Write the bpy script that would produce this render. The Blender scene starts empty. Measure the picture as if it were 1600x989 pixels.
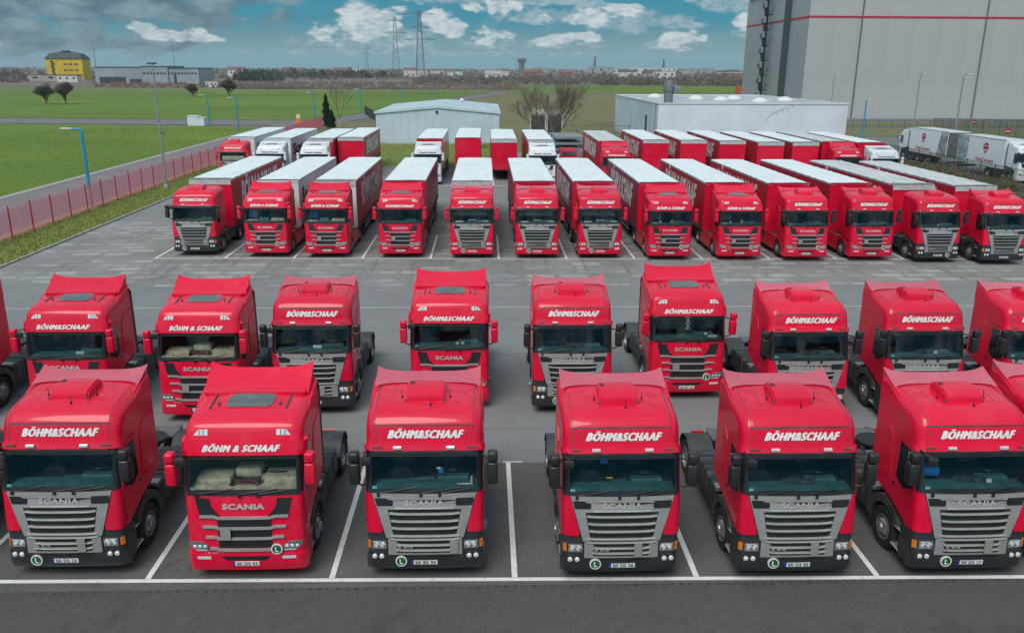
import bpy, bmesh, math, random
from mathutils import Vector, Matrix
random.seed(7)
scene = bpy.context.scene
COL = scene.collection
R = math.radians

# ------------------------------------------------------------------ camera
def make_camera():
    pitch, yaw, roll, H = 0.29118, 0.03215, 0.004758, 10.7
    cp, sp, cy, sy = math.cos(pitch), math.sin(pitch), math.cos(yaw), math.sin(yaw)
    fwd = Vector((sy*cp, cy*cp, -sp)); right = Vector((cy, -sy, 0)); up = right.cross(fwd)
    cr, sr = math.cos(roll), math.sin(roll)
    r2 = right*cr + up*sr; u2 = up*cr - right*sr
    cd = bpy.data.cameras.new('camera'); co = bpy.data.objects.new('camera', cd); COL.objects.link(co)
    m = Matrix((r2, u2, -fwd)).transposed().to_4x4(); m.translation = Vector((0, 0, H))
    co.matrix_world = m
    cd.sensor_width = 36; cd.lens = 1292.17/1600*36; cd.clip_start = 0.3; cd.clip_end = 30000
    scene.camera = co
make_camera()
SUN_EL, SUN_AZ = 52, 205      # azimuth clockwise from +Y (the direction the camera looks)

# ------------------------------------------------------------------ node helper
class NT:
    def __init__(s, nt): s.nt = nt; s.n = nt.nodes; s.l = nt.links
    def new(s, t, **kw):
        n = s.n.new(t)
        for k, v in kw.items():
            if hasattr(n, k): setattr(n, k, v)
        return n
    def link(s, a, b): s.l.new(a, b)
    def math(s, op, a, b=None, c=None, clamp=False):
        n = s.n.new('ShaderNodeMath'); n.operation = op; n.use_clamp = clamp
        for i, v in enumerate((a, b, c)):
            if v is None: continue
            if isinstance(v, (int, float)): n.inputs[i].default_value = v
            else: s.l.new(v, n.inputs[i])
        return n.outputs[0]
    def mix(s, f, a, b, mode='MIX'):
        n = s.n.new('ShaderNodeMix'); n.data_type = 'RGBA'; n.blend_type = mode
        for sock, v in ((n.inputs[0], f), (n.inputs[6], a), (n.inputs[7], b)):
            if isinstance(v, (int, float)): sock.default_value = v
            elif isinstance(v, tuple): sock.default_value = v if len(v) == 4 else v+(1,)
            else: s.l.new(v, sock)
        return n.outputs[2]
    def noise(s, vec, scale, detail=4, rough=.55, dist=0):
        n = s.n.new('ShaderNodeTexNoise'); n.inputs['Scale'].default_value = scale
        n.inputs['Detail'].default_value = detail; n.inputs['Roughness'].default_value = rough
        n.inputs['Distortion'].default_value = dist
        if vec is not None: s.l.new(vec, n.inputs['Vector'])
        return n.outputs['Fac']
    def ramp(s, f, stops):
        n = s.n.new('ShaderNodeValToRGB'); cr = n.color_ramp
        while len(cr.elements) < len(stops): cr.elements.new(0.5)
        for e, (p, c) in zip(cr.elements, stops):
            e.position = p; e.color = c if isinstance(c, tuple) and len(c) == 4 else (tuple(c)+(1,) if isinstance(c, tuple) else (c, c, c, 1))
        s.l.new(f, n.inputs[0]); return n.outputs[0]
    def smooth(s, f, a, b, lo=0., hi=1.):
        n = s.n.new('ShaderNodeMapRange'); n.interpolation_type = 'SMOOTHSTEP'
        n.inputs[1].default_value = a; n.inputs[2].default_value = b
        n.inputs[3].default_value = lo; n.inputs[4].default_value = hi
        s.l.new(f, n.inputs[0]); return n.outputs[0]

# ------------------------------------------------------------------ world
def make_world():
    w = bpy.data.worlds.new("World"); scene.world = w; w.use_nodes = True
    t = NT(w.node_tree); t.n.clear()
    out = t.new('ShaderNodeOutputWorld'); bg = t.new('ShaderNodeBackground'); bg.inputs[1].default_value = 0.1
    t.link(bg.outputs[0], out.inputs[0])
    sky = t.new('ShaderNodeTexSky'); sky.sky_type = 'NISHITA'; sky.sun_disc = False
    sky.sun_elevation = R(SUN_EL); sky.sun_rotation = R(SUN_AZ); sky.air_density = 1.3; sky.dust_density = 0.6; sky.ozone_density = 2.0
    tc = t.new('ShaderNodeTexCoord'); sp = t.new('ShaderNodeSeparateXYZ'); t.link(tc.outputs['Generated'], sp.inputs[0])
    X, Y, Z = sp.outputs
    az = t.math('MULTIPLY', t.math('ARCTAN2', X, Y), 57.2958)
    el = t.math('MULTIPLY', t.math('ARCSINE', Z), 57.2958)
    # teal clear sky: Nishita tinted, with a paler band near the horizon
    base = t.mix(1.0, sky.outputs[0], (0.36, 0.50, 0.62), 'MULTIPLY')
    hz = t.smooth(el, 0.0, 2.4, 1, 0)
    base = t.mix(t.math('MULTIPLY', hz, .95), base, (1.9, 4.0, 5.0))
    base = t.mix(t.smooth(el, .6, 3.2, 0, .9), base, (0.30, 2.45, 3.6))
    # cloud space: azimuth / elevation in degrees, warped
    cv = t.new('ShaderNodeCombineXYZ'); t.link(az, cv.inputs[0]); t.link(t.math('MULTIPLY', el, 2.2), cv.inputs[1])
    n1 = t.noise(cv.outputs[0], 0.5, 8, .55, .2)
    n2 = t.noise(cv.outputs[0], 0.16, 7, .55, .2)
    n3 = t.noise(cv.outputs[0], 1.9, 5, .5)
    vo = t.new('ShaderNodeTexVoronoi'); vo.feature = 'SMOOTH_F1'; vo.inputs['Scale'].default_value = .62; vo.inputs['Smoothness'].default_value = .35
    wv = t.new('ShaderNodeVectorMath', operation='ADD'); t.link(cv.outputs[0], wv.inputs[0]); wn = t.new('ShaderNodeTexNoise'); wn.inputs['Scale'].default_value = .8; wn.inputs['Detail'].default_value = 5; t.link(cv.outputs[0], wn.inputs['Vector']); t.link(wn.outputs['Color'], wv.inputs[1]); t.link(wv.outputs[0], vo.inputs['Vector'])
    puff = t.math('SUBTRACT', .45, vo.outputs['Distance'])
    wob = t.math('ADD', t.math('MULTIPLY', t.math('SUBTRACT', n1, .5), .7), t.math('MULTIPLY', puff, .45))
    fine = t.math('SUBTRACT', n3, .5)
    def blob(a, e, ra, re, amp):
        u = t.math('DIVIDE', t.math('SUBTRACT', az, a), ra); v = t.math('DIVIDE', t.math('SUBTRACT', el, e), re)
        d = t.math('SQRT', t.math('ADD', t.math('MULTIPLY', u, u), t.math('MULTIPLY', v, v)))
        d = t.math('ADD', d, t.math('MULTIPLY', wob, -amp*2.2)); d = t.math('ADD', d, t.math('MULTIPLY', fine, -amp*.55))
        return t.smooth(d, .62, 1.12, 1, 0)
    def union(lst):
        r = lst[0]
        for q in lst[1:]: r = t.math('MAXIMUM', r, q)
        return r
    def px(x, y): return (math.degrees(math.atan2(x-800, 1240))+1.84, (107-y)/1303*57.3*math.cos(math.atan((x-800)/1240)))
    def B(x, y, rx, ry, amp): a, e = px(x, y); return blob(a, e, rx/22.5, ry/22.7, amp)
    dark = union([B(130, 12, 360, 46, 1.0), B(330, 30, 90, 34, 1.0), B(60, 75, 260, 22, 1.2), B(700, 2, 160, 12, 1.6), B(300, 72, 60, 14, 1.4)])
    mid = union([B(600, 60, 105, 24, .9), B(860, 34, 110, 17, 1.1), B(970, 38, 100, 20, .9), B(800, 72, 120, 8, 1.2), B(1110, 12, 60, 20, .9), B(1030, 72, 70, 9, 1.1), B(1330, 40, 120, 30, 1.5), B(800, 12, 190, 9, 1.2), B(1150, 52, 50, 12, 1.0), B(700, 86, 260, 4, 1.2)])
    white = union([B(272, 50, 26, 8, .9), B(315, 60, 52, 8, 1.3), B(360, 66, 34, 7, 1.0), B(580, 24, 22, 15, 1.0), B(535, 56, 26, 14, 1.1), B(605, 44, 62, 26, 1.3), B(695, 46, 44, 19, 1.3), B(900, 36, 60, 11, 1.6), B(770, 62, 38, 10, 1.4), B(855, 66, 32, 8, 1.3), B(960, 22, 36, 12, 1.4), B(1040, 66, 36, 12, 1.4), B(50, 74, 18, 6, .8), B(1125, 40, 30, 12, 1.4), B(905, 60, 40, 7, 1.5), B(780, 22, 45, 10, 1.8)])
    # the general broken cloud field that covers the rest of the sky
    hi = t.smooth(el, 4.6, 9.0, 0, 1)
    field = t.math('MULTIPLY', t.smooth(n2, .40, .62, 0, 1), hi)
    k1 = t.smooth(n1, .32, .68); k3 = t.smooth(t.math('ADD', t.math('MULTIPLY', n3, .5), t.math('MULTIPLY', n1, .5)), .40, .60)
    shade = t.mix(k1, (.85, 1.45, 1.8), (2.2, 3.1, 3.5))
    midc = t.mix(k3, (1.9, 3.3, 3.9), (3.6, 4.7, 5.2))
    whc = t.mix(k3, (3.9, 4.9, 5.3), (6.4, 6.9, 7.0))
    fieldc = t.mix(k1, (4.4, 5.2, 5.6), (11.8, 12.1, 12.3))
    c = t.mix(t.math('MULTIPLY', dark, .92), base, shade)
    c = t.mix(t.math('MULTIPLY', mid, .85), c, midc)
    c = t.mix(t.math('MULTIPLY', white, .9), c, whc)
    c = t.mix(t.math('MULTIPLY', field, .9), c, fieldc)
    t.link(c, bg.inputs[0])
make_world()
sd = bpy.data.lights.new('sun', 'SUN'); sd.energy = 2.5; sd.angle = R(36); sd.color = (1.0, .96, .9)
so = bpy.data.objects.new('sun', sd); COL.objects.link(so)
_d = Vector((math.sin(R(SUN_AZ))*math.cos(R(SUN_EL)), math.cos(R(SUN_AZ))*math.cos(R(SUN_EL)), math.sin(R(SUN_EL))))
so.rotation_euler = _d.to_track_quat('Z', 'Y').to_euler()
scene.view_settings.view_transform = 'Standard'; scene.view_settings.look = 'None'
scene.view_settings.exposure = 0.08; scene.view_settings.gamma = 1.0; scene.view_settings.use_curve_mapping = False
scene.cycles.max_bounces = 6; scene.cycles.transparent_max_bounces = 12

# ------------------------------------------------------------------ materials
def mat(name, col, rough=.6, metal=0., coat=0., var=.12, vs=3., bump=0., bs=40., spec=.5, col2=None, emit=0):
    m = bpy.data.materials.new(name); m.use_nodes = True
    t = NT(m.node_tree); p = t.n['Principled BSDF']
    tc = t.new('ShaderNodeTexCoord')
    oi = t.new('ShaderNodeObjectInfo')
    f = t.noise(tc.outputs['Object'], vs, 5)
    c2 = col2 if col2 else tuple(max(0, c*(1-var*2)) for c in col)
    f2 = t.smooth(f, .3, .7)
    cc = t.mix(f2, tuple(min(1, c*(1+var)) for c in col), c2)
    t.link(cc, p.inputs['Base Color'])
    p.inputs['Roughness'].default_value = rough; p.inputs['Metallic'].default_value = metal
    p.inputs['Coat Weight'].default_value = coat; p.inputs['Coat Roughness'].default_value = .08
    p.inputs['Specular IOR Level'].default_value = spec
    if bump:
        b = t.new('ShaderNodeBump'); b.inputs['Strength'].default_value = bump; b.inputs['Distance'].default_value = .02
        t.link(t.noise(tc.outputs['Object'], bs, 4), b.inputs['Height']); t.link(b.outputs[0], p.inputs['Normal'])
    return m
def paint(name, col, dust=(.30, .22, .2), amt=.16, rough=.42, coat=.5):
    """car paint with a thin, uneven film of dust"""
    m = bpy.data.materials.new(name); m.use_nodes = True
    t = NT(m.node_tree); p = t.n['Principled BSDF']
    tc = t.new('ShaderNodeTexCoord'); oi = t.new('ShaderNodeObjectInfo')
    va = t.new('ShaderNodeVectorMath', operation='ADD'); t.link(tc.outputs['Object'], va.inputs[0]); t.link(oi.outputs['Location'], va.inputs[1])
    a = t.noise(va.outputs[0], 1.3, 6, .6); b = t.noise(va.outputs[0], 9, 5, .65)
    gm = t.new('ShaderNodeMapping'); gm.inputs['Scale'].default_value = (9, 9, .8); t.link(va.outputs[0], gm.inputs[0])
    st = t.noise(gm.outputs[0], 2.2, 4)
    d = t.math('MULTIPLY', t.smooth(a, .42, .75), t.smooth(t.math('MULTIPLY', t.math('ADD', b, st), .5), .38, .68))
    wn = t.new('ShaderNodeTexWhiteNoise'); t.link(oi.outputs['Location'], wn.inputs['Vector'])
    hv = t.new('ShaderNodeHueSaturation'); hv.inputs['Color'].default_value = col+(1,)
    t.link(t.math('MULTIPLY_ADD', wn.outputs['Value'], .16, .88), hv.inputs['Value'])
    d = t.math('MULTIPLY', d, t.math('MULTIPLY_ADD', wn.outputs['Value'], 1.2, .5))
    t.link(t.mix(t.math('MULTIPLY', d, amt), hv.outputs[0], dust), p.inputs['Base Color'])
    r = t.math('MULTIPLY_ADD', d, .25, rough); t.link(r, p.inputs['Roughness'])
    p.inputs['Coat Weight'].default_value = coat; p.inputs['Coat Roughness'].default_value = .07; p.inputs['Specular IOR Level'].default_value = .25
    bp = t.new('ShaderNodeBump'); bp.inputs['Strength'].default_value = .04; bp.inputs['Distance'].default_value = .01
    t.link(t.noise(tc.outputs['Object'], 4, 2), bp.inputs['Height']); t.link(bp.outputs[0], p.inputs['Normal'])
    return m
def glass_mat(name, tint, refl=1.0):
    m = bpy.data.materials.new(name); m.use_nodes = True
    t = NT(m.node_tree); t.n.clear(); out = t.new('ShaderNodeOutputMaterial')
    tr = t.new('ShaderNodeBsdfTransparent'); tr.inputs[0].default_value = tint+(1,)
    gl = t.new('ShaderNodeBsdfGlossy'); gl.inputs['Roughness'].default_value = .04; gl.inputs[0].default_value = (refl*.75, refl*.95, refl, 1)
    fr = t.new('ShaderNodeFresnel'); fr.inputs[0].default_value = 1.55
    mx = t.new('ShaderNodeMixShader'); t.link(fr.outputs[0], mx.inputs[0]); t.link(tr.outputs[0], mx.inputs[1]); t.link(gl.outputs[0], mx.inputs[2])
    t.link(mx.outputs[0], out.inputs[0]); return m
M = {}
M['red'] = paint('red_paint', (.73, .001, .038), amt=.14)
M['pink'] = paint('faded_red_paint', (.58, .10, .15), amt=.5, dust=(.45, .28, .28), rough=.4)  # pinkish red base colour for the roof spoilers
M['white'] = paint('white_paint', (.72, .76, .78), dust=(.4, .4, .38), amt=.3)
M['silver'] = mat('grille_silver', (.34, .335, .33), .42, .25, .15, .06)
M['bright'] = mat('bright_trim', (.66, .66, .66), .3, .5, 0, .05)
M['black'] = mat('black_plastic', (.016, .018, .020), .45, 0, 0, .2, 2)
M['bumper'] = mat('dark_bumper', (.028, .032, .036), .42, 0, .1, .15, 2)
M['dgrey'] = mat('dark_grey_plastic', (.055, .058, .06), .55, 0, 0, .2, 3, .2)
M['mgrey'] = mat('mid_grey_plastic', (.13, .135, .14), .5, 0, 0, .2, 3, .2)
M['mirror'] = mat('mirror_shell', (.022, .023, .025), .4, 0, .1)
M['tyre'] = mat('tyre_rubber', (.018, .018, .019), .85, 0, 0, .2, 8, .3)
M['rim'] = mat('wheel_rim', (.33, .33, .34), .4, .6, 0, .2, 8)
M['tread'] = mat('tread_plate', (.42, .42, .42), .45, .5, 0, .2, 20, .5, 60)
M['glass'] = glass_mat('windscreen_glass', (.95, 1.0, 1.0), .7)
M['dglass'] = mat('dark_side_glass', (.012, .018, .02), .06, 0, .5, .1)
M['sun'] = mat('sunroof_glass', (.10, .115, .11), .3, 0, .6, .1)
M['lens'] = mat('lamp_lens', (.74, .75, .76), .15, .2, .6, .05, 5)
M['lampg'] = mat('lamp_housing', (.20, .21, .22), .15, .2, .6, .1, 5)
M['orange'] = mat('orange_lens', (.85, .22, .02), .25, 0, .6, .1)
M['rlens'] = mat('red_lens', (.5, .01, .01), .25, 0, .6, .1)
M['dash'] = mat('dashboard_plastic', (.06, .18, .19), .6, 0, 0, .10, 3)  # teal sky reflection of the windscreen put into the dashboard colour
M['inner'] = mat('cab_lining', (.05, .055, .058), .8, 0, 0, .3, 3)
M['seat'] = mat('seat_fabric', (.05, .065, .075), .8, 0, 0, .3, 6)
M['cream'] = mat('cream_fabric', (.74, .66, .48), .8, 0, 0, .15, 6)
M['teal'] = mat('teal_fabric', (.12, .38, .40), .8, 0, 0, .2, 6)
M['bluec'] = mat('blue_fabric', (.02, .10, .25), .8, 0, 0, .2, 6)
M['paper'] = mat('white_print', (.68, .68, .66), .6, 0, 0, .06, 9)
M['letter'] = mat('white_lettering', (.80, .79, .78), .5, 0, 0, .05)
M['letterp'] = mat('pale_trailer_lettering', (.75, .73, .73), .5, 0, 0, .1)
M['blackl'] = mat('black_lettering', (.02, .02, .022), .5, 0, 0, .05)
M['green'] = mat('badge_green', (.008, .13, .045), .4, 0, .2, .1)
M['eu'] = mat('plate_blue', (.01, .05, .30), .4, 0, 0, .05)
M['yellow'] = mat('toy_yellow', (.7, .5, .03), .6)
M['tblue'] = mat('toy_blue', (.02, .2, .6), .6)
M['curtain'] = paint('red_curtain', (.46, .006, .028), dust=(.25, .13, .13), amt=.35, rough=.45, coat=.12)
M['curtain2'] = paint('purple_red_curtain', (.30, .015, .055), dust=(.25, .13, .13), amt=.35, rough=.45, coat=.12)
def roof_mat(name, col, dirt, amt):
    m = bpy.data.materials.new(name); m.use_nodes = True; t = NT(m.node_tree); p = t.n['Principled BSDF']; tc = t.new('ShaderNodeTexCoord'); oi = t.new('ShaderNodeObjectInfo')
    va = t.new('ShaderNodeVectorMath', operation='ADD'); t.link(tc.outputs['Object'], va.inputs[0]); t.link(oi.outputs['Location'], va.inputs[1])
    mp = t.new('ShaderNodeMapping'); mp.inputs['Scale'].default_value = (2.2, .45, 1); t.link(va.outputs[0], mp.inputs[0])
    a = t.noise(mp.outputs[0], .8, 7, .65, .6); b = t.noise(va.outputs[0], 6, 5, .7)
    f = t.math('MULTIPLY', t.smooth(a, .42, .72), t.smooth(b, .25, .65))
    t.link(t.mix(t.math('MULTIPLY', f, amt), col, dirt), p.inputs['Base Color']); p.inputs['Roughness'].default_value = .5
    bp = t.new('ShaderNodeBump'); bp.inputs['Strength'].default_value = .15; bp.inputs['Distance'].default_value = .05; t.link(t.noise(va.outputs[0], 3, 3), bp.inputs['Height']); t.link(bp.outputs[0], p.inputs['Normal']); return m
M['roofw'] = roof_mat('trailer_roof_white', (.76, .80, .81), (.44, .45, .44), .5)
M['roofg'] = roof_mat('trailer_roof_worn', (.58, .60, .60), (.27, .27, .25), .8)
M['alu'] = mat('aluminium_rail', (.45, .47, .48), .4, .5, 0, .12)
M['gasket'] = mat('grey_band', (.5, .52, .53), .5, 0, 0, .1)
M['steel'] = mat('galvanised_steel', (.36, .38, .39), .45, .5, 0, .12, 6)
M['conc'] = mat('concrete', (.34, .335, .32), .85, 0, 0, .15, 4, .4, 20)
M['bluep'] = mat('blue_post_paint', (.01, .27, .46), .45, 0, .1, .1)
M['redp'] = mat('red_post_paint', (.42, .008, .03), .5, 0, 0, .1)
M['meshred'] = mat('red_wire', (.60, .11, .16), .5, 0, 0, .1)
M['dgreen'] = mat('dark_green_fence', (.01, .05, .045), .5, 0, 0, .1)
M['bark'] = mat('bare_bark', (.16, .13, .11), .9, 0, 0, .25, 5)
M['barkr'] = mat('brown_twigs', (.20, .145, .115), .9, 0, 0, .25, 5)
M['birch'] = mat('birch_bark', (.45, .42, .36), .8, 0, 0, .25, 5)
M['conifer'] = mat('conifer_leaf', (.018, .045, .022), .8, 0, 0, .3, 4)
# ------------------------------------------------------------------ mesh builder
class MB:
    def __init__(s): s.bm = bmesh.new()
    def box(s, x0, x1, y0, y1, z0, z1, b=0., seg=1):
        r = bmesh.ops.create_cube(s.bm, size=1.0)
        vs = r['verts']
        for v in vs: v.co = Vector(((x0+x1)/2+v.co.x*(x1-x0), (y0+y1)/2+v.co.y*(y1-y0), (z0+z1)/2+v.co.z*(z1-z0)))
        if b > 0:
            es = list({e for v in vs for e in v.link_edges})
            bmesh.ops.bevel(s.bm, geom=es, offset=b, segments=seg, affect='EDGES', profile=.5)
        return s
    def face(s, pts):
        vs = [s.bm.verts.new(p) for p in pts]
        try: return s.bm.faces.new(vs)
        except ValueError: return None
    def prism(s, pts, vec):
        """closed solid: polygon pts (3-D) swept by vec"""
        n = len(pts); vec = Vector(vec)
        a = [s.bm.verts.new(p) for p in pts]; b = [s.bm.verts.new(Vector(p)+vec) for p in pts]
        s.bm.faces.new(a); s.bm.faces.new(b[::-1])
        for i in range(n): s.bm.faces.new((a[i], b[i], b[(i+1) % n], a[(i+1) % n]))
        return s
    def px(s, yz, x0, x1): return s.prism([(x0, y, z) for y, z in yz], (x1-x0, 0, 0))
    def py(s, xz, y0, y1): return s.prism([(x, y0, z) for x, z in xz], (0, y1-y0, 0))
    def pz(s, xy, z0, z1): return s.prism([(x, y, z0) for x, y in xy], (0, 0, z1-z0))
    def grid(s, rows, closed=False):
        vr = [[s.bm.verts.new(p) for p in r] for r in rows]
        for a, b in zip(vr[:-1], vr[1:]):
            n = len(a)
            for i in range(n if closed else n-1):
                j = (i+1) % n
                vs = []
                for v in (a[i], a[j], b[j], b[i]):
                    if all((v.co-w.co).length > 1e-5 for w in vs): vs.append(v)
                if len(vs) >= 3:
                    try: s.bm.faces.new(vs)
                    except ValueError: pass
        return vr
    def tube(s, pts, r, n=7, r2=None):
        pts = [Vector(p) for p in pts]; rows = []; k = len(pts)
        for i, p in enumerate(pts):
            d = (pts[min(i+1, k-1)]-pts[max(i-1, 0)]).normalized()
            a = d.cross(Vector((0, 0, 1)) if abs(d.z) < .9 else Vector((1, 0, 0))).normalized(); b = d.cross(a)
            rr = r if r2 is None else r+(r2-r)*i/(k-1)
            rows.append([p+(a*math.cos(2*math.pi*j/n)+b*math.sin(2*math.pi*j/n))*rr for j in range(n)])
        vr = s.grid(rows, True)
        s.bm.faces.new(vr[0][::-1]); s.bm.faces.new(vr[-1]); return s
    def cyl(s, c, ax, r, h, n=16):
        """cylinder starting at c along axis ax (0,1,2) for h"""
        v = [0, 0, 0]; v[ax] = h; return s.tube([c, Vector(c)+Vector(v)], r, n)
    def lathe(s, prof, c, ax=0, n=24):
        """prof: (radius, distance along axis)"""
        rows = []
        for r, a in prof:
            row = []
            for j in range(n):
                t = 2*math.pi*j/n; p = [0, 0, 0]; p[ax] = a; p[(ax+1) % 3] = r*math.cos(t); p[(ax+2) % 3] = r*math.sin(t)
                row.append(Vector(c)+Vector(p))
            rows.append(row)
        s.grid(rows, True); return s
    def mesh(s, name, mats, smooth=35, weld=0., tri=False, keepn=False):
        if weld: bmesh.ops.remove_doubles(s.bm, verts=s.bm.verts, dist=weld)
        if not keepn: bmesh.ops.recalc_face_normals(s.bm, faces=s.bm.faces)
        if tri: bmesh.ops.triangulate(s.bm, faces=[f for f in s.bm.faces if len(f.verts) > 4])
        me = bpy.data.meshes.new(name); s.bm.to_mesh(me); s.bm.free()
        for m in (mats if isinstance(mats, (list, tuple)) else [mats]): me.materials.append(m)
        if smooth:
            me.polygons.foreach_set('use_smooth', [True]*len(me.polygons))
            me.set_sharp_from_angle(angle=R(smooth))
        return me

CACHE = {}
def obj(name, me, parent=None, loc=None, rz=None, kind=None, label=None):
    o = bpy.data.objects.new(name, me); COL.objects.link(o)
    if parent is not None: o.parent = parent
    if loc is not None: o.location = loc
    if rz is not None: o.rotation_euler = (0, 0, rz)
    if kind: o['kind'] = kind
    if label: o['label'] = label
    return o
def part(name, key, fn, parent, loc=None, kind=None, label=None):
    """a child object; its mesh is built once per key and shared"""
    k = (name,)+tuple(key) if isinstance(key, (tuple, list)) else (name, key)
    if k not in CACHE: CACHE[k] = fn()
    return obj(name, CACHE[k], parent, loc, None, kind, label)
def thing(name, label, cat, loc=(0, 0, 0), rz=0., group=None, me=None):
    o = bpy.data.objects.new(name, me); COL.objects.link(o); o.location = loc; o.rotation_euler = (0, 0, rz)
    o['label'] = label; o['category'] = cat
    if group: o['group'] = group
    return o
def struct(name, me, kind='structure', parent=None): return obj(name, me, parent, kind=kind)

# ------------------------------------------------------------------ lettering
def text_pts(s, height, width=None, shear=0., bold=.0, extrude=.004, spacing=1.0):
    """flat text mesh in (x, z) centred on 0: returns (verts, faces)"""
    cu = bpy.data.curves.new('t', 'FONT'); cu.body = s; cu.size = 1; cu.shear = shear; cu.offset = bold
    cu.extrude = 0; cu.resolution_u = 2; cu.space_character = spacing; cu.fill_mode = 'FRONT'
    o = bpy.data.objects.new('t', cu); COL.objects.link(o)
    dg = bpy.context.evaluated_depsgraph_get(); me = bpy.data.meshes.new_from_object(o.evaluated_get(dg))
    vs = [v.co.copy() for v in me.vertices]; fs = [tuple(p.vertices) for p in me.polygons]
    bpy.data.objects.remove(o); bpy.data.curves.remove(cu); bpy.data.meshes.remove(me)
    x0, x1 = min(v.x for v in vs), max(v.x for v in vs)
    cap = .73
    sz = height/cap; sx = (width/(x1-x0)) if width else sz
    return [((v.x-(x0+x1)/2)*sx, (v.y-cap/2)*sz) for v in vs], fs
TC = {}
def text_mesh(s, height, mat_, width=None, shear=0., bold=0., spacing=1.0, fn=None, thick=.006, fat=0.):
    """fn maps (x, z, depth) to a 3-D point; letters get a little thickness"""
    key = (s, height, width, shear, bold, spacing)
    if key not in TC: TC[key] = text_pts(s, height, width, shear, bold, 0, spacing)
    pts, fs = TC[key]
    bm = bmesh.new()
    if fat:      # heavier strokes: the same letters set again a hair to either side
        for k, (dx, dz) in enumerate(((-fat, 0), (fat, 0), (0, fat*.5), (0, -fat*.5))):
            a = [bm.verts.new(fn(x+dx, z+dz, .0012*(k+1))) for x, z in pts]
            for f in fs:
                try: bm.faces.new([a[i] for i in f])
                except ValueError: pass
    a = [bm.verts.new(fn(x, z, 0)) for x, z in pts]
    for f in fs:
        try: bm.faces.new([a[i] for i in f])
        except ValueError: pass
    if thick:
        idx = {v: i for i, v in enumerate(a)}
        bd = [e for e in bm.edges if len(e.link_faces) == 1 and e.verts[0] in idx]
        b = [None]*len(pts)
        for e in bd:
            for v in e.verts:
                i = idx[v]
                if b[i] is None: b[i] = bm.verts.new(fn(pts[i][0], pts[i][1], thick))
        for e in bd:
            i, j = idx[e.verts[0]], idx[e.verts[1]]
            bm.faces.new((a[i], a[j], b[j], b[i]))
    me = bpy.data.meshes.new('lettering'); bm.to_mesh(me); bm.free(); me.materials.append(mat_); return me
# ================================================================== ground and paving
def ground_mat(name, c1, c2, scale=.4, rough=.9, c3=None, s3=4., bump=.2, bs=60., stretch=(1, 1, 1), spots=False):
    m = bpy.data.materials.new(name); m.use_nodes = True; t = NT(m.node_tree); p = t.n['Principled BSDF']
    tc = t.new('ShaderNodeTexCoord'); mp = t.new('ShaderNodeMapping'); mp.inputs['Scale'].default_value = stretch; t.link(tc.outputs['Object'], mp.inputs[0])
    a = t.smooth(t.noise(mp.outputs[0], scale, 8, .6), .3, .7)
    c = t.mix(a, c1, c2)
    if c3: c = t.mix(t.smooth(t.noise(mp.outputs[0], s3, 6, .7), .5, .72), c, c3)
    if spots:      # oil drips, tyre marks running across the aisle, fine cracks
        o = t.smooth(t.noise(tc.outputs['Object'], .9, 4, .7, .4), .60, .74)
        c = t.mix(t.math('MULTIPLY', o, .45), c, (.07, .07, .07))
        m2 = t.new('ShaderNodeMapping'); m2.inputs['Scale'].default_value = (.06, 1.6, 1); m2.inputs['Rotation'].default_value = (0, 0, .02); t.link(tc.outputs['Object'], m2.inputs[0])
        c = t.mix(t.math('MULTIPLY', t.smooth(t.noise(m2.outputs[0], 1.5, 4, .6), .54, .70), .30), c, (.09, .09, .09))
        v = t.new('ShaderNodeTexVoronoi'); v.feature = 'DISTANCE_TO_EDGE'; v.inputs['Scale'].default_value = .22; wv = t.new('ShaderNodeVectorMath', operation='ADD'); nn = t.new('ShaderNodeTexNoise'); nn.inputs['Scale'].default_value = .9; nn.inputs['Detail'].default_value = 6; t.link(tc.outputs['Object'], nn.inputs['Vector']); t.link(tc.outputs['Object'], wv.inputs[0]); t.link(nn.outputs['Color'], wv.inputs[1]); t.link(wv.outputs[0], v.inputs['Vector'])
        c = t.mix(t.math('MULTIPLY', t.smooth(v.outputs['Distance'], .0, .006, 1, 0), .18), c, (.08, .08, .08))
        pl = t.smooth(t.noise(tc.outputs['Object'], 26, 2, .5), .66, .72); c = t.mix(t.math('MULTIPLY', pl, .5), c, (.42, .41, .40))
    t.link(c, p.inputs['Base Color']); p.inputs['Roughness'].default_value = rough
    b = t.new('ShaderNodeBump'); b.inputs['Strength'].default_value = bump; b.inputs['Distance'].default_value = .02
    t.link(t.noise(tc.outputs['Object'], bs, 3), b.inputs['Height']); t.link(b.outputs[0], p.inputs['Normal']); return m
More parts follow.
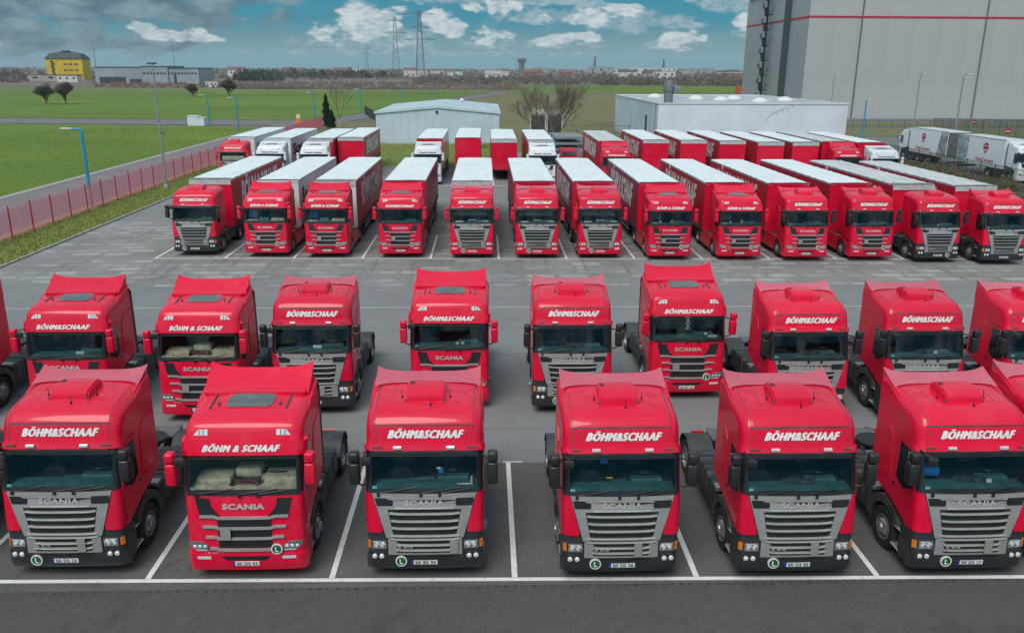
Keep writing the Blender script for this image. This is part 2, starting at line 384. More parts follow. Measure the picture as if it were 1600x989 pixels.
def paver_mat(name, c1, c2, mortar, bw, bh, patchc=None, big=.35, rot=0, pp=(.48, .62)):
    m = bpy.data.materials.new(name); m.use_nodes = True; t = NT(m.node_tree); p = t.n['Principled BSDF']
    tc = t.new('ShaderNodeTexCoord'); br = t.new('ShaderNodeTexBrick')
    mp = t.new('ShaderNodeMapping'); mp.inputs['Rotation'].default_value = (0, 0, rot); t.link(tc.outputs['Object'], mp.inputs[0])
    t.link(mp.outputs[0], br.inputs['Vector']); br.inputs['Scale'].default_value = 1
    br.inputs['Brick Width'].default_value = bw; br.inputs['Row Height'].default_value = bh; br.inputs['Mortar Size'].default_value = .006
    br.inputs['Color1'].default_value = (.35, .35, .35, 1); br.inputs['Color2'].default_value = (.65, .65, .65, 1); br.inputs['Mortar'].default_value = (0, 0, 0, 1); br.inputs['Bias'].default_value = 0
    n = t.smooth(t.noise(tc.outputs['Object'], big, 8, .62), .3, .7)
    n2 = t.noise(tc.outputs['Object'], 30, 4, .6)
    c = t.mix(n, c1, c2)
    v = t.math('ADD', .78, t.math('MULTIPLY', br.outputs['Color'], .32)); v = t.math('MULTIPLY', v, t.math('MULTIPLY_ADD', n2, .5, .75))
    vc = t.new('ShaderNodeCombineXYZ'); [t.link(v, vc.inputs[i]) for i in range(3)]
    c = t.mix(1., c, vc.outputs[0], 'MULTIPLY')
    if patchc:
        b2 = t.new('ShaderNodeTexBrick'); t.link(tc.outputs['Object'], b2.inputs['Vector']); b2.inputs['Scale'].default_value = 1
        b2.inputs['Brick Width'].default_value = 1.9; b2.inputs['Row Height'].default_value = .95; b2.inputs['Mortar Size'].default_value = .34; b2.inputs['Mortar Smooth'].default_value = 1
        b2.inputs['Color1'].default_value = (0, 0, 0, 1); b2.inputs['Color2'].default_value = (1, 1, 1, 1); b2.inputs['Mortar'].default_value = (.1, .1, .1, 1)
        f = t.math('MULTIPLY', t.smooth(b2.outputs['Color'], .1, .9), t.smooth(t.noise(tc.outputs['Object'], .45, 5, .6), .34, .56))
        c = t.mix(t.math('MULTIPLY', f, .5), c, patchc)
    c = t.mix(t.math('MULTIPLY', br.outputs['Fac'], .35), c, mortar)
    sc = t.smooth(t.noise(tc.outputs['Object'], 2.6, 8, .78), .60, .74)     # pale scuffs
    c = t.mix(t.math('MULTIPLY', sc, .34), c, (.34, .33, .32))
    oil = t.smooth(t.noise(tc.outputs['Object'], .8, 5, .7, .6), .58, .72)  # drips and old wet patches
    c = t.mix(t.math('MULTIPLY', oil, .5), c, (.045, .043, .042))
    ms = t.new('ShaderNodeMapping'); ms.inputs['Scale'].default_value = (1.5, .10, 1); t.link(tc.outputs['Object'], ms.inputs[0])
    c = t.mix(t.math('MULTIPLY', t.smooth(t.noise(ms.outputs[0], 1.4, 4, .6), .55, .70), .35), c, (.06, .058, .056))   # wheel tracks into the bays
    t.link(c, p.inputs['Base Color']); p.inputs['Roughness'].default_value = .85
    b = t.new('ShaderNodeBump'); b.inputs['Strength'].default_value = .35; b.inputs['Distance'].default_value = .01
    t.link(t.math('SUBTRACT', n2, t.math('MULTIPLY', br.outputs['Fac'], 2)), b.inputs['Height']); t.link(b.outputs[0], p.inputs['Normal']); return m
def line_mat():
    m = bpy.data.materials.new('line_paint'); m.use_nodes = True; t = NT(m.node_tree); p = t.n['Principled BSDF']; tc = t.new('ShaderNodeTexCoord')
    w = t.smooth(t.noise(tc.outputs['Object'], 7, 8, .75), .50, .74, 0, .75)
    n = t.noise(tc.outputs['Object'], 1.2, 4)
    t.link(t.mix(w, t.mix(n, (.68, .67, .66), (.80, .79, .78)), (.26, .255, .25)), p.inputs['Base Color']); p.inputs['Roughness'].default_value = .7; return m
G = {}
G['far'] = ground_mat('far_scrub_soil', (.17, .12, .10), (.12, .10, .07), .008, c3=(.24, .17, .14), s3=.03, stretch=(.35, 1, 1))
G['field'] = ground_mat('green_crop', (.110, .175, .002), (.072, .128, .002), .02, c3=(.145, .20, .006), s3=.05, stretch=(.25, 1, 1), bump=.6, bs=4)
G['field2'] = ground_mat('pale_green_crop', (.13, .165, .04), (.10, .14, .03), .02, c3=(.15, .18, .06), s3=.05, stretch=(.25, 1, 1), bump=.6, bs=4)
G['meadow'] = ground_mat('rough_meadow', (.13, .135, .035), (.17, .13, .07), .04, c3=(.10, .135, .02), s3=.2, stretch=(.5, 1, 1), bump=.6, bs=4)
G['verge'] = ground_mat('verge_turf', (.13, .185, .020), (.19, .19, .05), .5, c3=(.08, .13, .02), s3=1.6, bump=.8, bs=14)
G['asph'] = ground_mat('yard_asphalt', (.205, .205, .208), (.178, .178, .181), .18, c3=(.31, .31, .308), s3=17., bump=.5, bs=50, spots=True)
G['road'] = ground_mat('road_asphalt', (.17, .165, .165), (.14, .135, .14), .3, bump=.3)
G['path'] = ground_mat('path_asphalt', (.21, .165, .18), (.17, .135, .15), .25, c3=(.24, .20, .20), s3=1.)
G['sand'] = ground_mat('sandy_strip', (.36, .25, .20), (.26, .19, .15), .6)
G['paverf'] = paver_mat('dark_block_paving', (.112, .106, .104), (.14, .126, .122), (.07, .068, .066), .20, .10, rot=math.pi/2)
G['paverb'] = paver_mat('grey_block_paving', (.20, .195, .19), (.28, .275, .268), (.08, .08, .075), .20, .10, patchc=(.50, .49, .48), big=.25)
G['paverl'] = paver_mat('light_block_paving', (.19, .19, .188), (.23, .23, .225), (.1, .1, .1), .20, .10, patchc=(.36, .36, .35), big=.25)
M['line'] = line_mat()
def sheet(name, pts, z, m, kind='structure', parent=None):
    b = MB(); b.face([(x, y, z) for x, y in pts]); me = b.mesh(name, m, 0); 
    if me.polygons[0].normal.z < 0: me.flip_normals()
    return struct(name, me, kind, parent)
def rect(name, x0, x1, y0, y1, z, m, **k): return sheet(name, [(x0, y0), (x1, y0), (x1, y1), (x0, y1)], z, m, **k)

rect('ground', -9000, 9000, -60, 12000, -.06, G['far'])
yard = sheet('yard_pavement', [(-26.8, -15), (60, -15), (60, 60), (46, 94), (46, 113), (4, 113), (4, 94), (-26.8, 94)], 0, G['asph'])
rect('paving_back_stalls', -26.8, 46, 41.2, 60, .004, G['paverb'])
rect('paving_strip', -12.4, -10.0, 41.3, 47.4, .008, G['paverl']); rect('paving_strip', .2, 2.2, 41.3, 62, .008, G['paverl'])
# front stalls: block paving; the nearest blocks are built one by one
rect('paving_front_stalls', -26.8, 60, 15.45, 21.25, .012, G['paverf'])
rect('paving_bed', -26.8, 60, 9, 15.45, .0085, mat('joint_sand', (.068, .063, .061), .95, var=.2, vs=9))
def pavers():
    bw, bh, gap = .20, .10, .004
    rnd = random.Random(5)
    mats = [mat('paver_tone', (.082, .076, .074), .85, var=.05, vs=6, bump=.15, bs=60), mat('paver_tone_warm', (.086, .077, .075), .85, var=.05, vs=6, bump=.15, bs=60), mat('paver_tone_light', (.086, .081, .079), .85, var=.05, vs=6, bump=.15, bs=60)]
    def block(verts, faces, mi, cx, cy, m_, w=bh, l=bw):
        hx, hy = w/2-gap/2, l/2-gap/2; z = .0115+rnd.uniform(-.0005, .0006); c = .003; tx, ty = rnd.uniform(-.0004, .0004), rnd.uniform(-.0004, .0004); n = len(verts)
        for sx, sy in ((-1, -1), (1, -1), (1, 1), (-1, 1)): verts.append((cx+sx*hx, cy+sy*hy, .0))
        for sx, sy in ((-1, -1), (1, -1), (1, 1), (-1, 1)): verts.append((cx+sx*hx, cy+sy*hy, z-c+tx*sx+ty*sy))
        for sx, sy in ((-1, -1), (1, -1), (1, 1), (-1, 1)): verts.append((cx+sx*(hx-c), cy+sy*(hy-c), z+tx*sx+ty*sy))
        for i in range(4):
            j = (i+1) % 4; faces.append((n+i, n+j, n+4+j, n+4+i)); faces.append((n+4+i, n+4+j, n+8+j, n+8+i)); mi += [m_, m_]
        faces.append((n+8, n+9, n+10, n+11)); mi.append(m_)
    verts, faces, mi = [], [], []
    protos = []
    for k in range(6):
        v, f, q = [], [], []; block(v, f, q, 0, 0, k % 3); me = bpy.data.meshes.new('paver'); me.from_pydata(v, [], f); me.materials.append(mats[k % 3]); protos.append(me)
    cnt = 0
    x0, y0 = -13.0, 12.25
    for i in range(int(26.6/bh)):
        x = x0+i*bh; off = (i % 2)*bw/2
        xa = abs(x)
        for j in range(-1, int((15.45-y0)/bw)+1):
            y = y0+off+j*bw
            if y+bw/2 > 15.46: continue
            big = math.sin(x*1.3+2)*math.sin(y*1.7)+math.sin(x*.37+y*.6)
            m_ = 0 if rnd.random() < .55+.2*big else (1 if rnd.random() < .6 else 2)
            if j <= 1 and abs(x) < 5.4 and cnt < 300:
                o = obj('paver', protos[m_+3*rnd.randint(0, 1)], PB, (x, y, 0)); cnt += 1
            else: block(verts, faces, mi, x, y, m_)
    me = bpy.data.meshes.new('pavers'); me.from_pydata(verts, [], faces); me.update()
    for m_ in mats: me.materials.append(m_)
    me.polygons.foreach_set('material_index', mi)
    obj('small_pavers', me, PB, kind='stuff')
PB = bpy.data.objects['paving_bed']
def stain(m):
    t = NT(m.node_tree); p = t.n['Principled BSDF']; src = p.inputs['Base Color'].links[0].from_socket; ge = t.new('ShaderNodeNewGeometry')
    c = t.mix(t.math('MULTIPLY', t.smooth(t.noise(ge.outputs['Position'], .7, 6, .65, .5), .50, .72), .55), src, (.040, .037, .036))
    c = t.mix(t.math('MULTIPLY', t.smooth(t.noise(ge.outputs['Position'], 2.8, 8, .8), .62, .75), .30), c, (.26, .25, .24)); t.link(c, p.inputs['Base Color'])
pavers()
for m_ in list(bpy.data.materials):
    if m_.name.startswith(('paver_tone', 'joint_sand')): stain(m_)
# painted lines
K1, K2 = -.01608, -.01335
def quadline(name, a, b, w, z):
    a, b = Vector(a), Vector(b); d = (b-a).normalized(); n = Vector((-d.y, d.x))*w/2
    return sheet(name, [(a-n)[:], (b-n)[:], (b+n)[:], (a+n)[:]], z, M['line'])
quadline('painted_line', (-26, 15.67+K1*-26), (40, 15.67+K1*40), .125, .0175)
for i in range(-3, 8):
    X = -7.407+i*4.0; quadline('painted_line', (X, 15.74+K1*X), (X, 21.25), .125, .0180)
quadline('painted_line', (-19.4, 47.47+K2*-19.4), (46, 47.47+K2*46), .125, .0125)
for i in range(-1, 16):
    X = -15.27+i*4.0; quadline('painted_line', (X, 47.54+K2*X), (X, 54.6), .13, .0130)
quadline('painted_line', (-26, 79.2), (42, 78.2), .12, .005)
for i in range(-3, 15):
    X = -15.27+i*4.0; quadline('painted_line', (X, 79.1), (X, 84.5), .12, .0055)
for i in range(60):
    X = -26+i*1.15
    if i % 3: quadline('painted_dash', (X, 21.32), (X+.55, 21.31), .05, .0045)
quadline('painted_line', (-26, 37.3), (30, 37.1), .04, .0042)

# verge, path, roads, fields
rect('verge', -31.0, -26.95, 20, 94, .05, G['verge']); rect('sandy_strip', -32.0, -31.0, 20, 168, .02, G['sand'])
rect('path', -40.6, -32.0, 10, 172, -.01, G['path']); rect('path_edge', -41.4, -40.6, 10, 158, .02, M['conc'])
rect('lawn', -31.0, 4, 94.2, 124, .04, G['verge'])
rect('lawn', 4, 23, 113.2, 160, .02, G['meadow'])
rect('lawn', -31.0, 23, 124, 175, .012, G['meadow'])
rect('hedge_bank', 46.3, 51.5, 55, 113, .03, ground_mat('bank_soil', (.07, .06, .04), (.05, .055, .03), .4, c3=(.1, .09, .05), s3=1.5))
rect('side_road', 51.5, 60, 50, 150, .005, G['road'])
rect('grass_strip', 60, 190, 140, 158, .04, G['meadow']); rect('forecourt', 46, 190, 113, 140, -.005, G['road']); rect('warehouse_road', 60, 190, 158, 192, -.01, G['road'])
rect('grass_strip', 60, 190, 166, 176, .045, G['meadow'])
sheet('crossroad', [(-400, 193), (-55, 165.5), (-32, 165), (-26, 176), (-62, 181.5), (-400, 208)], .0, G['road'])
sheet('field', [(-41.5, 20), (-41.5, 158), (-58, 163.5), (-400, 190), (-900, 190), (-900, 20)], -.02, G['field'])
sheet('field', [(-62, 182.5), (-35, 182), (-28, 230), (-16, 300), (2, 410), (-60, 400), (-160, 390), (-420, 330), (-900, 330), (-900, 230), (-400, 209)], -.02, G['field'])
sheet('field', [(-900, 332), (-420, 332), (-160, 392), (-60, 402), (2, 412), (4, 440), (-60, 436), (-300, 470), (-900, 500)], -.02, G['field2'])
sheet('road', [(-34, 165), (-31, 165), (-18, 232), (-8, 290), (10, 385), (4, 385), (-16, 290), (-26, 232), (-35, 182)], .004, G['road'])
rect('road', 4, 700, 381, 389, .0, G['road'])
sheet('meadow', [(-26, 176), (72, 176), (72, 240), (300, 240), (300, 380), (10, 380), (-7, 290), (-17, 232)], -.02, G['meadow'])
rect('field', 12, 400, 391, 560, -.02, G['field'])
sheet('far_road', [(60, 560), (68, 560), (160, 1500), (140, 1500)], .01, G['road'])

# kerbs, stone by stone
def kerb(name, x, y, L, n, rz):
    root = obj(name, None, None, (x, y, 0), rz, 'structure')
    l = L/n
    for i in range(n):
        part('kerb_stone', (round(l, 3), i % 3), lambda: (lambda b: (b.box(-.075, .075, .006, l-.006, -.05, .115+.004*(i % 3), .015), b.mesh('kerb_stone', M['conc'], 0))[1])(MB()), root, (0, i*l, 0))
    return root
kerb('kerb', -26.87, 30, 64, 64, 0)
kerb('kerb', -26.8, 94.1, 30.8, 31, -math.pi/2)

# grass tufts on the verge and lawn
def tufts(name, n, fn, hmin, hmax, m, seed=1, parent=None):
    rnd = random.Random(seed); v, f = [], []
    for _ in range(n):
        x, y, z = fn(rnd); h = rnd.uniform(hmin, hmax)
        for k in range(3):
            a = rnd.uniform(0, 6.28); w = h*.25; dx, dy = math.cos(a)*w, math.sin(a)*w; lx, ly = rnd.uniform(-.5, .5)*h, rnd.uniform(-.5, .5)*h; i = len(v)
            v += [(x-dx, y-dy, z), (x+dx, y+dy, z), (x+lx, y+ly, z+h)]; f.append((i, i+1, i+2))
    me = bpy.data.meshes.new(name); me.from_pydata(v, [], f); me.materials.append(m); return struct(name, me, 'stuff', parent)
M['grass1'] = mat('grass_blade', (.15, .22, .03), .8, var=.4, vs=.8, col2=(.24, .23, .07))
tufts('grass', 9000, lambda r: (r.uniform(-30.9, -27.0), 35+59*r.random()**1.3, .05), .05, .16, M['grass1'], 2)
tufts('grass', 6000, lambda r: (r.uniform(-30, 4), r.uniform(94.5, 123), .04), .06, .2, M['grass1'], 3)
tufts('grass', 9000, lambda r: (r.uniform(-75, -42), r.uniform(50, 155), -.02), .05, .12, mat('crop_blade', (.13, .18, .008), .8, var=.3, vs=.3), 4)

# ================================================================== fence, lamps
def fence_mesh(h, m):
    """welded wire panel 2.6 m long, seen as real wires"""
    b = MB(); v = []
    L = 2.6
    for i in range(52):
        y = .025+i*.05; b.box(-.0035, .0035, y-.0035, y+.0035, .08, h)
    for i in range(11):
        z = .1+i*(h-.12)/10; b.box(-.004, .004, .03, L-.03, z-.004, z+.004)
    return b.mesh('wire_panel', m, 0)
red_fence = thing('wire_fence', 'long red wire-mesh fence with red posts along the left verge', 'fence', (-30.5, 30, 0))
for i in range(50):
    part('fence_post', 'r', lambda: (lambda b: (b.box(-.035, .035, -.03, .03, 0, 2.12), b.box(-.04, .04, -.035, .035, 2.12, 2.14), b.mesh('fence_post', M['redp'], 0))[2])(MB()), red_fence, (0, i*2.65-.4, 0))
    if i < 49: part('wire_panel', 'r', lambda: fence_mesh(1.95, M['meshred']), red_fence, (0, i*2.65-.37, 0))

def lamp(label, x, y, h, m, arm=1.2, head=(-1, 0), base=None, cat='street lamp', group='street lamps along the path', m2=None):
    root = thing('street_lamp', label, cat, (x, y, 0), 0, group)
    hx, hy = head
    part('lamp_post', (h, m.name, arm, head), lambda: (lambda b: (b.tube([(0, 0, 1.6 if m2 else 0), (0, 0, h-.5), (0, 0, h-.15), (hx*.15, hy*.15, h), (hx*arm*.6, hy*arm*.6, h+.03)], .13 if h < 8 else .11, 8, .08), b.mesh('lamp_post', m, 40))[1])(MB()), root)
    if m2: part('post_sleeve', 0, lambda: (lambda b: (b.cyl((0, 0, 0), 2, .105, 1.75, 10), b.cyl((0, 0, 1.7), 2, .115, .07, 10), b.mesh('post_sleeve', m2, 40))[2])(MB()), root)
    part('lamp_head', (arm, h, head), lambda: (lambda b: (b.box(min(hx*arm*.55, hx*(arm+.35))-(.14 if hx == 0 else 0), max(hx*arm*.55, hx*(arm+.35))+(.14 if hx == 0 else 0), min(hy*arm*.55, hy*(arm+.35))-(.14 if hy == 0 else 0), max(hy*arm*.55, hy*(arm+.35))+(.14 if hy == 0 else 0), h-.02, h+.10, .04), b.mesh('lamp_head', M['lens'], 0))[1])(MB()), root)
    return root
lamp('tall blue street lamp nearest the camera, behind the red fence', -30.95, 65.7, 6.1, M['bluep'], m2=M['steel'])
for (x, y, lab) in [(-52.3, 162.3, 'blue street lamp beside the white hut at the crossroad'), (-43.2, 149.3, 'blue street lamp right of the white hut, above the back row trucks'), (-36.2, 181.3, 'blue street lamp left of the dark conifer'),
                    (-31.0, 213.5, 'blue street lamp right of the birch, before the dark railing'), (-25.2, 259.4, 'blue street lamp above the left roof edge of the pale shed'), (-18.2, 291, 'blue street lamp above the ridge of the pale shed'), (-8, 345, 'farthest blue street lamp beside the road behind the shed')]:
    lamp(lab, x, y, 5.6, M['bluep'])
lamp('blue-green street lamp in front of the grey warehouse', 62.4, 138.1, 6.0, M['bluep'], .3, (1, 0))
for x, y, h, hd, lab in [(78.6, 153.3, 10.2, (1, 0), 'slim grey lamp post left of the others before the warehouse'), (62.8, 111.2, 10.2, (1, 0), 'nearest grey lamp post, between the two box trucks'), (80.7, 138.6, 10.2, (1, 0), 'grey lamp post behind the no-entry sign'), (70.5, 172, 9.8, (1, 0), 'faint grey lamp post beside the white hall corner')]:
    lamp(lab, x, y, h, M['steel'], .8, hd, group='grey lamp posts before the warehouse')
tp = thing('camera_mast', 'tall pale grey mast with a dark top beside the red fence', 'mast', (-29.44, 77.4, 0))
part('pole', 't', lambda: (lambda b: (b.tube([(0, 0, 0), (0, 0, 10.9)], .12, 10, .07), b.mesh('pole', M['steel'], 40))[1])(MB()), tp)
part('floodlight', 't', lambda: (lambda b: (b.box(-.45, .35, -.12, .12, 10.9, 11.05, .02), b.box(.1, .38, -.1, .1, 4.9, 5.0, .02), b.mesh('floodlight', M['dgrey'], 0))[2])(MB()), tp)
part('foot_plate', 't', lambda: (lambda b: (b.box(-.2, .2, -.2, .2, 0, .35, .03), b.mesh('foot_plate', M['conc'], 0))[1])(MB()), tp)

# ================================================================== buildings
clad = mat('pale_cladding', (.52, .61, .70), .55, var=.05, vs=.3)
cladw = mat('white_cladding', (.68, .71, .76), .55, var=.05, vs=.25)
def panel_wall(b, p0, p1, z0, z1, seam=1.2, depth=.012):
    """cladding sheets with real joints between them; p0, p1 in plan"""
    p0, p1 = Vector(p0), Vector(p1); L = (p1-p0).length; d = (p1-p0)/L; n = Vector((d.y, -d.x)); k = max(1, round(L/seam)); w = L/k
    for i in range(k):
        a = p0+d*(i*w+.02); c = p0+d*((i+1)*w-.02)
        b.face([(a.x, a.y, z0), (c.x, c.y, z0), (c.x, c.y, z1), (a.x, a.y, z1)])
        b.face([(a.x, a.y, z0), (a.x, a.y, z1), (a.x-n.x*.03, a.y-n.y*.03, z1), (a.x-n.x*.03, a.y-n.y*.03, z0)])
shed = thing('shed', 'low pale blue shed with a shallow gabled roof behind the middle trucks', 'shed', (-7.0, 124.2, 0))
part('wall', 'shed', lambda: (lambda b: (b.py([(-9.0, 0), (9.0, 0), (9.0, 4.45), (0, 5.25), (-9.0, 4.45)], 0, 28), b.mesh('wall', clad, 0))[1])(MB()), shed)
for i in range(15):
    part('wall_panel', i, lambda: (lambda b: (b.py([(-9+i*1.2+.02, .15), (-9+(i+1)*1.2-.02, .15), (-9+(i+1)*1.2-.02, 5.2-abs(-9+(i+1)*1.2)*.089), (-9+i*1.2+.02, 5.2-abs(-9+i*1.2)*.089)], -.04, -.005), b.mesh('wall_panel', clad, 0))[1])(MB()), shed)
part('roof', 'shed', lambda: (lambda b: (b.py([(-9.2, 4.45), (0, 5.27), (9.2, 4.45), (9.2, 4.58), (0, 5.42), (-9.2, 4.58)], -.15, 28.2), b.mesh('roof', mat('shed_roof', (.46, .56, .60), .5, var=.08, vs=.4), 0))[1])(MB()), shed)
part('fascia', 'shed', lambda: (lambda b: (b.py([(-9.22, 4.30), (0, 5.12), (9.22, 4.30), (9.22, 4.62), (0, 5.46), (-9.22, 4.62)], -.22, -.155), b.mesh('fascia', clad, 0))[1])(MB()), shed)
part('downpipe', 'shed', lambda: (lambda b: (b.tube([(9.1, -.1, 4.4), (9.1, -.1, .1)], .06, 6), b.mesh('downpipe', M['steel'], 0))[1])(MB()), shed)
part('wall_lamp', 'shed', lambda: (lambda b: (b.box(-.3, .1, -.25, -.05, 4.4, 4.75, .05), b.mesh('wall_lamp', M['dgrey'], 0))[1])(MB()), shed)
part('vent_cowl', 'shed', lambda: (lambda b: (b.lathe([(.25, 0), (.25, .5), (.45, .55), (.1, .95), (.001, 1.0)], (3, 20, 4.9), 2, 12), b.mesh('vent_cowl', M['paper'], 0))[1])(MB()), shed)

hall = thing('flat_roofed_hall', 'white flat-roofed hall with domed skylights and a round chimney', 'hall', (23.3, 114.2, 0))
HW, HD, HH = 25.9, 38.3, 6.2
part('wall', 'hall', lambda: (lambda b: (b.box(0, HW, 0, HD, 0, HH), b.mesh('wall', cladw, 0))[1])(MB()), hall)
for i in range(13):
    part('wall_panel', ('hall', i), lambda: (lambda b: (b.box(i*HW/13+.02, (i+1)*HW/13-.02, -.03, -.003, .1, HH-.1), b.mesh('wall_panel', cladw, 0))[1])(MB()), hall)
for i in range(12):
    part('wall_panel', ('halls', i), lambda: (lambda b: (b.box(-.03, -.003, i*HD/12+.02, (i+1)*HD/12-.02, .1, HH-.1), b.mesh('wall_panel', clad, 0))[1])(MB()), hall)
part('parapet', 'hall', lambda: (lambda b: (b.box(-.12, HW+.12, -.12, .14, HH, HH+.16), b.box(-.12, HW+.12, HD-.14, HD+.12, HH, HH+.16), b.box(-.12, .14, .14, HD-.14, HH, HH+.16), b.box(HW-.14, HW+.12, .14, HD-.14, HH, HH+.16), b.mesh('parapet', M['paper'], 0))[4])(MB()), hall)
part('roof', 'hall', lambda: (lambda b: (b.face([(.14, .14, HH+.03), (HW-.14, .14, HH+.03), (HW-.14, HD-.14, HH+.03), (.14, HD-.14, HH+.03)]), b.mesh('roof', mat('roof_felt', (.42, .45, .48), .7, var=.15, vs=.3), 0))[1])(MB()), hall)
part('door', 'hall', lambda: (lambda b: (b.box(-.06, -.032, 7.6, 9.1, .1, 4.3), b.mesh('door', M['dgrey'], 0))[1])(MB()), hall)
part('downpipe', 'hall', lambda: (lambda b: (b.tube([(-.1, 1.6, 6.1), (-.1, 1.6, .1)], .07, 6), b.mesh('downpipe', M['steel'], 0))[1])(MB()), hall)
for i, (x, y) in enumerate([(9.0, 16), (11.6, 11.5), (15.0, 16.5), (15.8, 6.5), (21, 11), (4.2, 24)]):
    part('skylight', 'h', lambda: (lambda b: (b.lathe([(1.2, 0), (1.2, .2), (1.05, .3), (.8, .5), (.4, .66), (.001, .7)], (0, 0, 0), 2, 20), b.mesh('skylight', M['paper'], 40))[1])(MB()), hall, (x, y, HH))
ch = part('chimney', 'h', lambda: (lambda b: (b.lathe([(.62, 0), (.62, 1.5), (.78, 1.65), (.78, 2.4), (.62, 2.5), (.55, 3.0), (.001, 3.0)], (0, 0, 0), 2, 18), b.mesh('chimney', mat('chimney_steel', (.22, .24, .25), .45, .4), 40))[1])(MB()), hall, (2.0, 3.4, HH))
part('cowl', 'h', lambda: (lambda b: (b.lathe([(.20, 0), (.62, .9), (.66, .95), (.001, .35)], (0, 0, 0), 0, 16), b.mesh('cowl', M['steel'], 40))[1])(MB()), ch, (.6, 0, 1.75)).rotation_euler = (0, math.pi, 0)
ch.children[0].location = (1.55, 0, 1.9)
part('cable_stain', 'h', lambda: (lambda b: (b.tube([(14.6, -.05, 3.9), (15.4, -.05, 4.9), (16.6, -.05, 5.5), (17.3, -.05, 5.8)], .02, 4), [b.box(16+q*.7, 16.25+q*.7, -.06, -.04, 5.0+q*.3, 5.06+q*.3) for q in range(4)], b.mesh('wall_cable', M['mgrey'], 0))[2])(MB()), hall)

wh = thing('warehouse', 'huge grey windowless warehouse with a thin red stripe at the right edge', 'warehouse', (71.7, 192, 0))
gw = mat('warehouse_grey', (.42, .42, .425), .55, var=.04, vs=.06); gw2 = mat('warehouse_side_grey', (.33, .35, .375), .55, var=.06, vs=.06)  # side wall: same cladding, its shade put into a darker, bluer grey
part('wall', 'wh', lambda: (lambda b: (b.box(0, 120, 0, 46, 0, 48), b.mesh('wall', gw, 0))[1])(MB()), wh)
for i in range(20): part('wall_panel', ('whf', 0), lambda: (lambda b: (b.box(.012, 5.988, -.02, -.004, .2, 47.8), b.mesh('wall_panel', gw, 0))[1])(MB()), wh, (i*6.0, 0, 0))
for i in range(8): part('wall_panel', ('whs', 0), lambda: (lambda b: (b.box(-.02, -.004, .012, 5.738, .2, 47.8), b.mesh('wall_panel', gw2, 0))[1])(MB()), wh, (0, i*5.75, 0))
part('red_stripe', 'wh', lambda: (lambda b: (b.box(-.07, 120, -.08, -.055, 21.7, 22.15), b.box(-.08, -.055, 0.0, 46, 21.7, 22.15), b.mesh('red_stripe', mat('stripe_red', (.45, .02, .06), .5, var=.05), 0))[2])(MB()), wh)
for x in (11.8, 39.8, 68): part('downpipe', ('wh',), lambda: (lambda b: (b.tube([(0, -.2, 47), (0, -.2, .3)], .14, 6), b.mesh('downpipe', M['mgrey'], 0))[1])(MB()), wh, (x, 0, 0))
part('service_duct', 'wh', lambda: (lambda b: (b.box(-1.0, -.06, 11.6, 13.6, 0, 47.9), b.mesh('service_duct', mat('duct_dark', (.05, .065, .07), .5), 0))[1])(MB()), wh)
part('lettering', 'wh', lambda: text_mesh('Smor', 3.4, M['blackl'], 13, 0, .0, 1., lambda x, z, d: (-.10-(.3-d), 36.6-x, 29.6+z), 0), wh)
# zig-zag fire stair on the side
st = thing('fire_staircase', 'dark steel zigzag fire staircase climbing the side of the grey warehouse', 'staircase', (70.5, 217.5, 0))
part('stair_column', 's', lambda: (lambda b: (b.tube([(0, 0, 0), (0, 0, 44)], .22, 6), b.mesh('stair_column', M['black'], 0))[1])(MB()), st)
for i in range(11):
    z = 2+i*3.6
    def f():
        b = MB(); s = 1
        b.box(-.8, .3, -3.4, -.3, 0, .12); b.box(-.8, .3, .3, 1.9, 1.8, 1.92)
        b.prism([(-.8, -.3, .0), (-.8, .5, 1.9), (.3, .5, 1.9), (.3, -.3, .0)], (0, .0, -.15))
        for yy in (-3.4, -2.4, -1.4, -.4): b.tube([(-.8, yy, 0), (-.8, yy, 1.1)], .06, 4); 
        for zz in (.55, 1.1): b.tube([(-.8, -3.4, zz), (-.8, -.3, zz)], .05, 4)
        for yy in (.4, 1.1, 1.8): b.tube([(-.8, yy, 1.9), (-.8, yy, 2.9)], .06, 4)
        for zz in (2.4, 2.9): b.tube([(-.8, .3, zz), (-.8, 1.9, zz)], .05, 4)
        return b.mesh('stair_flight', M['black'], 0)
    part('stair_flight', 0, f, st, (0, 0, z))

# far-off yellow building and industrial hall
yb = thing('granary', 'tall yellow storage building with dark mansard roof far left', 'building', (-331, 690, 0))
ym = mat('yellow_render', (.62, .42, .03), .8, var=.08, vs=.1); slate = mat('slate_roof', (.05, .065, .07), .7, var=.2, vs=.2)
part('wall', 'y', lambda: (lambda b: (b.box(-16, 16, 0, 16, 0, 18), b.mesh('wall', ym, 0))[1])(MB()), yb)
part('roof', 'y', lambda: (lambda b: (b.prism([(-16.6, -.6, 18), (16.6, -.6, 18), (16.6, 16.6, 18), (-16.6, 16.6, 18)], (0, 0, .3)), b.grid([[(-16.6, -.6, 18.3), (16.6, -.6, 18.3), (16.6, 16.6, 18.3), (-16.6, 16.6, 18.3)], [(-13, 2.5, 22.5), (13, 2.5, 22.5), (13, 13, 22.5), (-13, 13, 22.5)], [(-6, 7, 24), (6, 7, 24), (6, 9, 24), (-6, 9, 24)]], True), b.box(-3, 3, 5, 9, 23.5, 25), b.mesh('roof', slate, 0, keepn=False))[3])(MB()), yb)
for cx in (1, 5.5, 10.5):
    for cz in (13.5, 8.5, 4.2):
        for dx in (-.9, .9): part('window', 'y', lambda: (lambda b: (b.box(-.6, .6, -.08, .3, -.9, .9), b.mesh('window', M['dgrey'], 0))[1])(MB()), yb, (cx+dx, 0, cz))
